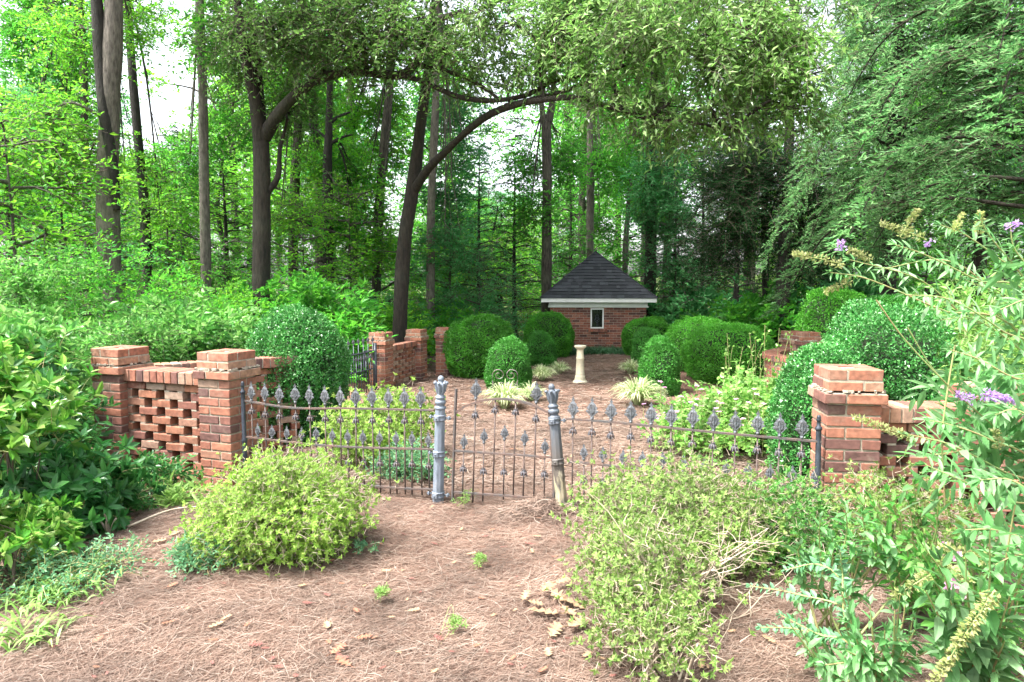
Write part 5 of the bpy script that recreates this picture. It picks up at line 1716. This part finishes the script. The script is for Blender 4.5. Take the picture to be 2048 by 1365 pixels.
for k, (px, py, s) in enumerate([(1092, 1238, 1.5), (1112, 1276, 1.1), (1160, 1264, 1.4), (1052, 1210, .9), (1098, 1196, 1.2), (1150, 1220, 1.4), (1125, 1208, 1.1), (1072, 1222, .8), (1140, 1242, 1.1), (1128, 1182, 1.0)]):
    fallen(px, py, 0, s * 1.1, True, .004 + .006 * (k % 5))
for px, py, kd, s in [(660, 1310, 1, 1.2), (672, 1335, 1, 1.2), (715, 1285, 1, 1.0), (640, 1260, 0, 1), (765, 1150, 0, .8), (705, 1115, 0, .7), (940, 1115, 0, .8), (865, 1095, 2, .7), (1060, 1095, 2, .8), (1065, 1110, 0, .7), (1075, 1080, 0, .8), (1030, 1035, 0, .7), (790, 1040, 0, .8),
                      (820, 1230, 0, .8), (600, 1215, 2, .7), (590, 1180, 0, .8), (410, 1260, 0, 1), (310, 1255, 1, .8), (490, 1300, 2, .9), (430, 1245, 0, .7), (280, 1130, 1, .7), (300, 1090, 0, 1.1), (330, 1075, 0, 1.1), (320, 1180, 1, .8), (400, 1290, 1, .6), (160, 1290, 1, .7),
                      (1100, 1315, 0, 1.), (1090, 1350, 1, .7), (870, 1285, 2, .7), (760, 1005, 0, .6), (800, 1075, 2, .6), (700, 1230, 1, .7), (985, 1240, 0, .6), (920, 1065, 0, .6), (860, 1020, 0, .6), (960, 1205, 1, .5), (1180, 1320, 0, .8), (1370, 1050, 1, .9), (1350, 1330, 0, .9), (1420, 1340, 0, .9),
                      (1560, 1290, 0, .9), (560, 1110, 2, .7), (650, 1130, 1, .6)]:
    fallen(px, py, kd, s * .8)
for k in range(95):
    px = rs.uniform(60, 1500); py = 1020 + 345 * rs.uniform(0, 1) ** .8
    fallen(px, py, rs.choice([0, 1, 2, 2]), rs.uniform(.25, .5))
for k in range(45):
    px = rs.uniform(860, 1500); py = rs.uniform(770, 960)
    fallen(px, py, rs.choice([0, 0, 1, 2]), rs.uniform(.4, .8))
ORD = ['leftmost', 'second from left', 'third from left', 'fourth from left', 'fifth from left', 'sixth from left', 'seventh from left', 'eighth from left', 'ninth from left', 'tenth from left', 'eleventh from left', 'twelfth from left', 'thirteenth from left', 'fourteenth from left', 'fifteenth from left']


def ordinal(i):
    return ORD[i] if i < len(ORD) else 'place %d from left' % (i + 1)


PILE.sort(key=lambda q: q[0])
for i, (px, o) in enumerate(PILE):
    tag(o, 'large pale lobed oak leaf in the pile by the straggly azalea, ' + ordinal(i), 'leaf', 'oak leaves in the pale pile')
ZONES = {}
for px, py, kind, o in SCAT:
    if py < 970:
        z = 'behind the ' + ('gate' if px < 1010 else 'leaning gate post' if px < 1130 else 'left half of the right fence' if px < 1330 else 'right half of the right fence')
    else:
        col_ = 'left slope' if px < 420 else ('path left of centre' if px < 760 else ('middle of the path' if px < 940 else 'right side of the path' if px < 1130 else 'straw by the right azalea'))
        row = 'upper' if py < 1110 else ('mid' if py < 1230 else 'front')
        z = 'on the %s %s' % (row, col_)
    ZONES.setdefault((z, kind), []).append((px, o))
for (z, kind), lst in ZONES.items():
    lst.sort(key=lambda q: q[0])
    for i, (px, o) in enumerate(lst):
        tag(o, cols[kind] + ' dry leaf ' + z + (', ' + ordinal(i) if len(lst) > 1 else ''), 'leaf', 'scattered dry leaves')
# cut stump twigs and a fallen stick
r = thing('cut_stems', 'pale cut stems sticking up near the left edge of the straw', 'cut stems', tuple(gp(195, 4.1)))
mb = MB()
for dx, dy, h in [(-.07, 0, .12), (-.035, .02, .13), (.05, 0, .11), (.0, -.02, .1)]:
    tubes(mb, bez([(0, 0, -.02), (dx * .4, dy, h * .5), (dx, dy, h)], 6), np.full(6, .006), 6, cap=True)
mb.build('twigs', M['twig'], r)
mb = MB()
q0, q1, q2 = [gp(a, b) + (0, 0, .03) for a, b in ((235, 4.15), (330, 4.35), (420, 4.5))]
tubes(mb, bez([q0, q1 + (0, 0, .03), q2], 14), np.linspace(.008, .005, 14), 6, cap=True)
tag(mb.build('fallen_stick', M['twig']), 'long bent dry stick lying on the straw below the left pierced panel', 'stick')

# ================================================================== TREES
BR = ('bark_grey', 'bark_light', 'bark_dark', 'bark_brown', 'bark_far')


def tree(name, label, Y, pts, mat, limbs=(), blobs=(), leaf='mid', seed=0, top=15.0, L=.12, W=.06, group=None, crown=None, cat='tree', ls=.4, droop=.35, dens=1.0, mleaf=8, zb=None, jl=0., limb_mat=None, crown_z=10.0, crown_s=1.0, up=.7, sr=.22):
    """pts: (px,py,width px) from base up; trunk continues upward to 'top' metres"""
    b = at(pts[0][0], pts[0][1], Y)
    z0 = float(gz(b[0], Y))
    base = np.array([b[0], Y, z0 - .05])
    r = thing(name, label, cat, base, 0, group)
    P = [base * 0] + [at(p[0], p[1], Y) - base for p in pts[1:]]
    W_ = [p[2] / 2 / F * Y for p in pts]
    if P[-1][2] < top and crown is not False:
        d = P[-1] - P[-2]; d = d / max(d[2], .3)
        P.append(P[-1] + d * (top - P[-1][2]) * np.array([.6, .6, 1])); W_.append(W_[-1] * .4)
    mb = MB()
    trunk_tube(mb, P, W_, seed, 14 if Y < 20 else 8)
    mb.build('trunk', M[mat], r)
    rs = np.random.RandomState(seed + 500)
    mb = MB(); ends = []
    mdk = MB()
    for lb in limbs:
        Q = np.array([at(q[0], q[1], Y + (q[3] if len(q) > 3 else 0)) - base for q in lb])
        trunk_tube(mdk if limb_mat else mb, Q, [q[2] / 2 / F * (Y + (q[3] if len(q) > 3 else 0)) for q in lb], seed + 7, 10, flare=False)
        ends += list(bez(Q, 14)[4:])
    ends = np.array(ends) if ends else np.array([P[-1], P[-2]])
    if blobs:
        ml = MB()
        for (px, py, dY, rx, ry) in blobs:
            c = at(px, py, Y + dY) - base
            s = (Y + dY) / F
            nc = max(8, int(dens * 22 * (rx * s) * (ry * s) + 6))
            C, u_ = clump_points(rs, c, (rx * s, max(rx, ry) * s * .8, ry * s), nc, .9)
            nspr = 11
            O = np.repeat(C, nspr, 0) + rs.normal(size=(nc * nspr, 3)) * sr
            D = nrm(np.repeat(u_, nspr, 0) * .4 + rs.normal(size=O.shape) * np.array([1, 1, .5]))
            sprays(ml, rs, O, D, ls * rs.uniform(.6, 1.3, len(O)), mleaf, L, W, .9, droop, up, 'd', 0, 1, .005, .35, ldroop=jl)
            i = np.argmin(((ends - c) ** 2).sum(1))
            e0 = ends[i]
            lim = bez([e0, e0 * .5 + c * .5 + (0, 0, .15) + rs.normal(0, .1, 3), c], 9)
            tubes(mb, lim, np.linspace(.035, .012, 9), 6)
            for k in rs.permutation(nc)[:max(4, nc // 2)]:
                q = lim[rs.randint(3, 9)]
                tubes(mb, bez([q, (q + C[k]) / 2 + rs.normal(0, .08, 3), C[k]], 5), np.linspace(.012, .004, 5), 3)
        ml.build('crown', [M[leaf], M['dtwig']], r)
    if mdk.v:
        mdk.build('side_stem', M[limb_mat], r)
    if mb.v:
        mb.build('branches', M[mat], r)
    if crown:
        for nm, me in zip(('upper_crown', 'upper_branches'), crown):
            o = link(nm, me, r, (float(P[-2][0]) if len(P) > 2 else 0, 0, crown_z)); o.scale = (crown_s,) * 3; o.rotation_euler = (0, 0, seed * 1.7)
    return r


mm = lambda *a: [M[x] for x in a]
CR = [crown_mesh(301, 3.0, 11, 26, 5, 8, 8, .17, .09, mm('mid', 'dtwig', 'bark_far')),
      crown_mesh(302, 3.4, 10, 24, 5, 8, 8, .17, .09, mm('bright', 'dtwig', 'bark_far')),
      crown_mesh(303, 2.6, 12, 26, 5, 8, 8, .16, .08, mm('teal', 'dtwig', 'bark_far')),
      crown_mesh(304, 2.8, 9, 22, 5, 8, 8, .18, .10, mm('mid', 'dtwig', 'bark_dark'), droop=.5)]
SAP = [crown_mesh(311, 1.7, 4.4, 16, 4, 7, 8, .11, .055, mm('bright', 'dtwig', 'bark_far'), flat=.85, rise=.25, srad=.2),
       crown_mesh(312, 1.8, 3.8, 15, 4, 7, 8, .11, .06, mm('mid', 'dtwig', 'bark_far'), flat=.85, rise=.2, srad=.2),
       crown_mesh(313, 1.6, 4.2, 15, 4, 7, 8, .10, .05, mm('teal', 'dtwig', 'bark_far'), flat=.85, rise=.25, srad=.2)]
CON = [conifer_mesh(321, 8.0, .5, 2.2, 56, mm('needle', 'dtwig', 'bark_dark')), conifer_mesh(322, 9.5, 1.0, 2.5, 60, mm('needle', 'dtwig', 'bark_dark'), droop=.4)]
HEM = conifer_mesh(331, 14, 2.5, 3.6, 118, mm('hemlock', 'dtwig', 'bark_brown'), step=.10, L=.10, W=.03, mn=14, droop=.42, bl=.5, taper=.75)

upA, upB, upC, upD = CR
tree('hardwood_tree', 'thickest pale grey trunk at the left, with a dark stem fused to its left side', 13.0, [(216, 570, 50), (216, 400, 44), (218, 250, 40), (224, 100, 38), (228, -60, 34)], 'bark_light', leaf='bright', seed=1, L=.09, W=.045, dens=1.5,
     limb_mat='bark_dark', limbs=[[(234, 420, 14, -.1), (226, 330, 20, -.1), (210, 230, 22, -.1), (201, 120, 22, -.1), (193, 0, 21, -.1), (180, -120, 20, -.1)]],
     blobs=[(150, 90, .5, 80, 70), (90, 230, -.5, 110, 60), (260, 40, 1, 60, 50), (170, 330, .5, 70, 40), (20, 330, 0, 90, 60)], crown=upB, crown_z=9.5)
tree('hardwood_tree', 'dark slender trunk between the left edge and the thickest pale trunk', 19.0, [(173, 540, 16), (171, 300, 16), (166, 100, 14), (160, -40, 12)], 'bark_grey', leaf='mid', seed=2, blobs=[(60, 90, 0, 100, 80), (150, 150, 1, 70, 60), (100, 0, 1, 120, 50), (120, 250, 0, 80, 50), (30, 420, -2, 120, 60)], crown=upA)
tree('hardwood_tree', 'dark leaning trunk just right of the thickest pale trunk', 16.5, [(293, 560, 22), (290, 430, 21), (278, 300, 19), (266, 160, 17), (255, 20, 15), (248, -60, 14)], 'bark_dark', leaf='bright', seed=3, L=.09, W=.045, dens=1.4, blobs=[(250, 330, 0, 60, 50), (320, 420, 0, 80, 40), (280, 20, 1, 55, 40)], crown=upA)
tree('pine_tree', 'straight pale trunk standing in front of the sky gap', 15.0, [(411, 600, 24), (409, 400, 21), (406, 200, 19), (400, 20, 17), (398, -60, 16)], 'bark_light', leaf='mid', seed=4, blobs=[(440, 250, 1, 60, 60), (380, 330, 1, 60, 40), (450, 60, 0, 60, 70)], crown=upD)
tree('oak_tree', 'forked oak whose right limb arches toward the centre', 14.0, [(522, 620, 42), (522, 480, 38), (524, 380, 36), (522, 300, 35), (520, 250, 30), (512, 130, 20), (500, -20, 15)], 'bark_brown', leaf='oakdark', seed=5, L=.10, W=.04,
     limbs=[[(522, 290, 26), (510, 200, 22, -.2), (490, 110, 18, -.4), (474, 0, 15, -.5), (468, -70, 13, -.5)],
            [(528, 275, 26), (565, 218, 22, -.3), (620, 168, 20, -.6), (690, 143, 19, -.9), (750, 146, 18, -1.2), (805, 150, 17, -1.4), (840, 110, 15, -1.5), (858, 50, 13, -1.6), (930, 22, 10, -1.7)],
            [(800, 150, 12, -1.4), (850, 165, 11, -1.5), (910, 192, 10, -1.6), (975, 202, 9, -1.7), (1050, 192, 9, -1.8), (1110, 162, 8, -1.9), (1190, 150, 7, -2)],
            [(830, 128, 9, -1.5), (890, 142, 8, -1.6), (950, 165, 7, -1.7), (1000, 200, 6, -1.7)],
            [(530, 390, 14), (556, 355, 12), (560, 300, 8), (575, 240, 5)]],
     blobs=[(560, 60, -1, 120, 70), (700, 40, -1.4, 120, 60), (640, 110, -.6, 90, 30), (480, 90, 0, 70, 80), (800, 60, -1.6, 90, 60), (730, 100, -1.4, 80, 35), (580, 230, .5, 50, 50), (900, 90, -1.8, 80, 50), (620, -80, -1, 160, 70), (850, -80, -1, 150, 70)], crown=upD, crown_z=10, dens=2.2, droop=.6)
tree('hardwood_tree', 'dim straight trunk behind and right of the forked oak', 20.0, [(584, 590, 24), (588, 430, 21), (596, 250, 17), (598, 100, 15), (600, -40, 13)], 'bark_grey', leaf='bright', seed=6, blobs=[(640, 330, 0, 60, 60), (560, 440, -1, 60, 40), (640, 430, 0, 60, 40), (590, 180, 1, 70, 50)], crown=upC)
tree('hardwood_tree', 'ivy dark trunk with bare side twigs left of the centre', 19.0, [(655, 570, 24), (656, 440, 23), (656, 320, 19), (658, 240, 15), (660, 120, 12)], 'bark_dark', leaf='mid', seed=7,
     limbs=[[(657, 250, 9), (675, 235, 6), (700, 225, 4)], [(657, 290, 8), (685, 275, 5), (705, 270, 3)], [(656, 280, 7), (635, 262, 4), (620, 255, 3)]], blobs=[(700, 330, .5, 50, 50), (620, 200, 1, 50, 40), (690, 460, 0, 50, 40)], crown=upB)
tree('hardwood_tree', 'slightly tilted grey trunk left of the leaning oak', 20.0, [(747, 620, 22), (758, 430, 21), (766, 320, 19), (778, 180, 17), (786, 40, 15)], 'bark_grey', leaf='bright', seed=8, blobs=[(730, 390, 0, 60, 60), (780, 300, 1, 50, 40), (720, 220, 2, 60, 40), (770, 210, 2, 60, 40), (700, 300, 3, 70, 50), (745, 500, -1, 60, 40)], crown=upA)
tree('oak_tree', 'leaning brown oak in the centre with a long limb arching right over the garden', 14.5, [(796, 650, 32), (806, 520, 30), (822, 400, 28), (834, 310, 24), (848, 200, 20), (862, 100, 16), (870, -40, 13)], 'bark_brown', leaf='oakleaf', seed=9, L=.12, W=.042,
     limbs=[[(826, 385, 20), (855, 340, 16, -.4), (895, 300, 15, -.9), (935, 262, 15, -1.4), (975, 232, 14, -1.9), (1030, 210, 13, -2.3), (1090, 200, 12, -2.7), (1150, 196, 11, -3), (1220, 215, 9, -3.3), (1300, 238, 7, -3.5)],
            [(1010, 212, 9, -2.2), (1080, 195, 9, -2.5), (1150, 175, 8, -2.8), (1250, 130, 7, -3.2), (1350, 90, 6, -3.5), (1450, 60, 5, -3.6)],
            [(1300, 238, 6, -3.5), (1380, 245, 5, -3.7), (1460, 262, 4, -3.8)], [(862, 110, 9), (900, 60, 8, -.5), (960, 20, 7, -1), (1050, -20, 6, -2)], [(1090, 200, 6, -2.7), (1080, 150, 5, -2.7), (1085, 90, 4, -2.8)]],
     blobs=[(1250, 90, -3.6, 130, 85), (1400, 100, -3.8, 140, 100), (1540, 120, -4, 95, 95), (1560, 210, -4, 60, 50), (1330, 215, -3.5, 90, 50), (1450, 225, -3.7, 90, 45), (1110, 60, -3, 110, 55), (980, 50, -2.5, 90, 45), (1230, 190, -3.3, 60, 30), (1180, 20, -3, 150, 50), (1380, -60, -3.4, 250, 80), (1050, -100, -2.5, 200, 70), (1520, 20, -3.8, 120, 70), (1600, 90, -4.2, 50, 60), (1000, 150, -2, 70, 25), (1100, 130, -2.6, 70, 30)],
     crown=upD, crown_z=10.5, dens=1.45, droop=.75, jl=.25, up=.6, ls=.38, sr=.15)
tree('hardwood_tree', 'mottled grey trunk just right of the leaning oak', 19.0, [(860, 630, 20), (862, 430, 18), (868, 280, 16), (873, 150, 15), (876, -20, 13)], 'bark_light', leaf='teal', seed=10, blobs=[(905, 400, 1, 55, 60), (900, 220, 3, 60, 50), (890, 500, 0, 60, 50), (930, 300, 2, 50, 40)], crown=upC)
tree('hardwood_tree', 'tall trunk forking into a narrow V, left of the shed roof', 21.5, [(1092, 620, 22), (1094, 400, 21), (1093, 260, 20), (1098, 240, 18), (1106, 190, 11), (1108, 60, 9)], 'bark_grey', leaf='mid', seed=11, limbs=[[(1092, 262, 12), (1084, 220, 10), (1080, 160, 9), (1074, 60, 7)]],
     blobs=[(1060, 420, 0, 60, 50), (1130, 330, 1, 50, 60), (1050, 330, 1, 40, 40)], crown=upC)
tree('pine_tree', 'straight pale trunk rising behind the left slope of the shed roof', 24.5, [(1180, 600, 17), (1180, 450, 16), (1181, 320, 15), (1178, 200, 14), (1178, 60, 12)], 'bark_light', leaf='mid', seed=12, blobs=[(1200, 330, 0, 60, 60), (1160, 260, 1, 50, 40), (1200, 450, 1, 50, 30)], crown=upC)
tree('hardwood_tree', 'thin curved pale trunk behind the right slope of the shed roof', 26.0, [(1250, 600, 13), (1251, 500, 12), (1258, 400, 11), (1262, 330, 9), (1270, 240, 8)], 'bark_light', leaf='mid', seed=13, blobs=[(1250, 320, 0, 60, 60), (1290, 400, 0, 50, 40)], crown=upB)
tree('hardwood_tree', 'dark wide trunk right of the shed roof with ivy green foliage', 23.0, [(1300, 640, 26), (1302, 450, 24), (1305, 300, 22), (1308, 180, 19), (1312, 40, 16)], 'bark_dark', leaf='teal', seed=14, blobs=[(1320, 330, -1, 60, 60), (1340, 430, -1, 70, 50), (1290, 400, -1, 40, 60), (1360, 540, -1, 60, 40)], crown=upC)

# hemlocks right
def conif(name, label, px, Y, me, mat, sc=1.0, rz=0., r0=.16, H=12, group=None, zoff=0):
    x = X(px, Y); z0 = float(gz(x, Y))
    r = thing(name, label, 'evergreen', (x, Y, z0 + zoff), rz, group, sc)
    mb = MB(); trunk_tube(mb, [(0, 0, -.1), (.05, .03, H * .4), (0, 0, H)], [r0, r0 * .7, .02], int(px), 10)
    mb.build('trunk', M[mat], r)
    link('crown', me[0], r); link('branches', me[1], r)
    return r


conif('hemlock_tree', 'big pale hemlock with drooping boughs filling the upper right corner', 2080, 10.0, HEM, 'bark_brown', (1, 1, .95), .3, .2, 13.6, 'hemlocks on the right', zoff=.4)
conif('hemlock_tree', 'hemlock with a visible dark trunk left of the upper right corner', 1775, 14.0, HEM, 'bark_dark', (.66, .66, 1.0), 2.1, .26, 13.8, 'hemlocks on the right', zoff=1.0)
conif('hemlock_tree', 'hemlock filling the gap between the two big right hemlocks', 1950, 12.4, HEM, 'bark_brown', (.72, .72, .95), 4.0, .18, 13.6, 'hemlocks on the right', zoff=.6)
conif('hemlock_tree', 'slim hemlock behind the right end of the oak canopy', 1720, 19.5, HEM, 'bark_dark', (.45, .45, .9), 5.0, .16, 13.6, 'hemlocks on the right')
tree('cedar_tree', 'dark cedar trunk standing above the far right piers, thicker one', 16.5, [(1566, 625, 34), (1568, 520, 27), (1572, 420, 25), (1576, 330, 20)], 'bark_dark', leaf='needle', seed=15, L=.10, W=.02, blobs=[(1560, 350, 0, 110, 70), (1480, 420, 0, 80, 60), (1640, 430, 0, 70, 60), (1520, 500, .5, 90, 40), (1470, 350, .5, 70, 50), (1620, 520, .3, 60, 40), (1430, 500, 1, 60, 50)], crown=CON[1], crown_z=3.0, dens=3.0, mleaf=13)
tree('cedar_tree', 'thin dark cedar trunk left of the thicker cedar', 17.5, [(1533, 620, 15), (1531, 520, 13), (1529, 400, 12)], 'bark_dark', leaf='needle', seed=16, L=.10, W=.02, blobs=[(1440, 360, 0, 60, 50), (1500, 300, 0, 60, 40)], crown=CON[0], crown_z=2.5, dens=2.6, mleaf=13)

# dark pines in the understory
for k, (px, Y, c, s, lab) in enumerate([(455, 19, 0, .75, 'dark young pine between the pale straight trunk and the forked oak'), (370, 21, 1, .7, 'dim young pine left of the pale straight trunk'), 
                                        (960, 24, 0, .85, 'dark pine left of the forked V trunk'), (1030, 23, 1, .78, 'dark pine directly left of the shed roof'), (1140, 27, 0, .8, 'dark pine hidden behind the shed roof peak'),
                                        (1400, 24, 1, .85, 'dark pine two trunks right of the shed'), (1470, 21, 0, .95, 'dark pine behind the bright boxwood mounds'), (1620, 21, 1, .9, 'dark pine behind the far right piers'), (1350, 27, 0, .9, 'dim pine farther behind the shed at right'),
                                        (30, 16, 0, .8, 'dark pine behind the bright leaves at the left edge'), ]):
    conif('pine_tree', lab, px, Y, CON[c], 'bark_dark', s, k * 1.1, .12, 7.5, 'dark young pines of the understory')

# layered saplings
for k, (px, Y, c, s, lab) in enumerate([(30, 11, 0, 1.1, 'bright sapling at the left edge'), (130, 13.5, 0, 1.2, 'bright layered sapling left of the thickest trunk'), (240, 17, 2, 1.0, 'cool green sapling behind the thickest trunk'), (345, 18, 0, 1.2, 'bright sapling in the left sky gap'),
                                        (455, 16, 1, .8, 'sapling between straight trunk and forked oak'), (610, 17, 0, .95, 'bright sapling right of the forked oak'), (700, 18, 0, 1.1, 'bright sapling right of the ivy dark trunk'), (755, 22, 1, 1.1, 'sapling behind the tilted grey trunk'),
                                        (900, 21, 2, 1.0, 'cool sapling right of the leaning oak'), (960, 19, 2, .7, 'low cool sapling behind the largest boxwood ball'), (1140, 24, 1, 1.0, 'sapling behind the shed at left'), (1350, 22, 2, 1.0, 'cool sapling right of the shed'),
                                        (1420, 26, 0, 1.1, 'bright distant sapling right of the shed'), (1600, 24, 0, .9, 'bright sapling seen between the cedar trunks'), (1700, 20, 2, 1.0, 'cool sapling under the hemlocks'), (1850, 16, 1, .9, 'sapling low behind the cool boxwood dome'), (2010, 14, 0, .9, 'bright sapling at the right edge')]):
    x = X(px, Y); z0 = float(gz(x, Y))
    r = thing('sapling', lab, 'sapling', (x, Y, z0 + .1), k * .9, 'understory saplings', s)
    mb = MB(); tubes(mb, bez([(0, 0, -.25), (.04, .02, 2), (0, 0, 4)], 10), np.linspace(.035, .01, 10), 7); mb.build('trunk', M['bark_far'], r)
    link('crown', SAP[c][0], r); link('branches', SAP[c][1], r)

# far wood
FAR, FOBJ = [], []
LAND = [(-999, 'the left edge foliage'), (110, 'the slender dark left trunk'), (190, 'the thickest pale trunk'), (260, 'the dark leaning trunk'), (345, 'the straight pale trunk'), (460, 'the left side of the forked oak'), (525, 'the right side of the forked oak'), (620, 'the ivy dark trunk'),
        (705, 'the tilted grey trunk'), (790, 'the leaning brown oak'), (850, 'the mottled grey trunk'), (940, 'the largest boxwood ball'), (1050, 'the forked V trunk'), (1140, 'the left roof slope'), (1215, 'the right roof slope'), (1290, 'the dark wide trunk'), (1370, 'the bright boxwood mounds'),
        (1480, 'the thin cedar trunk'), (1550, 'the thicker cedar trunk'), (1630, 'the slim hemlock'), (1740, 'the dark hemlock trunk'), (1850, 'the middle hemlock'), (1960, 'the big pale hemlock')]
DEP = ['nearest', 'second nearest', 'third nearest', 'fourth nearest', 'fifth nearest', 'sixth nearest', 'seventh nearest', 'eighth nearest', 'ninth nearest', 'tenth nearest', 'eleventh nearest', 'farthest']
rs = np.random.RandomState(400)
TR = []
for k in range(3):
    mb = MB(); trunk_tube(mb, [(0, 0, -.3), (rs.normal(0, .15), 0, 5), (rs.normal(0, .25), 0, 10), (0, 0, 15)], [.18 + .04 * k, .15, .11, .04], 600 + k, 8)
    TR.append(mb.mesh('trunk', [M[('bark_far', 'bark_grey', 'bark_dark')[k]]]))
placed = []
k = 0
while len(placed) < 70 and k < 3000:
    k += 1
    Y = 23 + 50 * rs.uniform(0, 1) ** 1.2
    px = rs.uniform(-160, 2200)
    x = X(px, Y)
    if any((x - a) ** 2 + (Y - b) ** 2 < 2.2 ** 2 for a, b in placed): continue
    if Y < 27 and 1000 < px < 1400: continue
    sc_ = rs.uniform(.85, 1.15) * (1 + (Y - 23) * .012)
    top = 1e9
    for (a, b, t_) in ((280, 395, 215), (950, 1080, 345), (1600, 1680, 280), (0, 50, 60)):
        mg = 1.7 / Y * F
        if a - mg < px < b + mg: top = min(top, t_)
    Ht = 16.5 * sc_
    if top < 1e9:
        Ht = min(Ht, (at(px, top + 25, Y)[2]))
    f = Ht / 16.5
    placed.append((x, Y))
    FAR.append((px, Y, 'tree'))
    c = CR[rs.choice([0, 1, 1, 1, 2, 3])]
    z0 = float(gz(x, Y))
    r = thing('woodland_tree', 'slender leafy tree far back in the wood behind the garden', 'tree', (x, Y, z0), rs.uniform(0, 6.28), 'far woodland trees', (sc_ * max(.7, min(1, f / sc_ + .2)), sc_ * max(.7, min(1, f / sc_ + .2)), f))
    FOBJ.append((px, Y, r, 'woodland tree'))
    link('trunk', TR[rs.randint(3)], r)
    for nm, me in zip(('crown', 'branches'), c):
        o = link(nm, me, r, (0, 0, 3.6)); o.scale = (1, 1, 1.05)
# far low understory masses
for k in range(34):
    Y = rs.uniform(26, 60); px = rs.uniform(-100, 2150); x = X(px, Y); z0 = float(gz(x, Y))
    if 1340 < px < 1500 and rs.uniform() < .6: continue
    s = rs.uniform(1.0, 1.5) * (1 + (Y - 26) * .02)
    r = thing('woodland_sapling', 'low leafy sapling far back between the woodland trunks', 'sapling', (x, Y, z0 - .6), rs.uniform(0, 6), 'far woodland saplings', (s * 1.2, s * 1.2, s * .9))
    FOBJ.append((px, Y, r, 'low leafy sapling'))
    c = SAP[rs.choice([0, 1, 1, 2])]
    link('crown', c[0], r); link('branches', c[1], r)

BIN = {}
for px, Y, r, w in FOBJ:
    z = [l_ for a_, l_ in LAND if px >= a_][-1]
    BIN.setdefault((z, w), []).append((Y, r))
for (z, w), lst in BIN.items():
    lst.sort(key=lambda q: q[0])
    for i, (Y, r) in enumerate(lst):
        r['label'] = (DEP[min(i, 11)] + ' ' if len(lst) > 1 else '') + w + ' far back behind ' + z
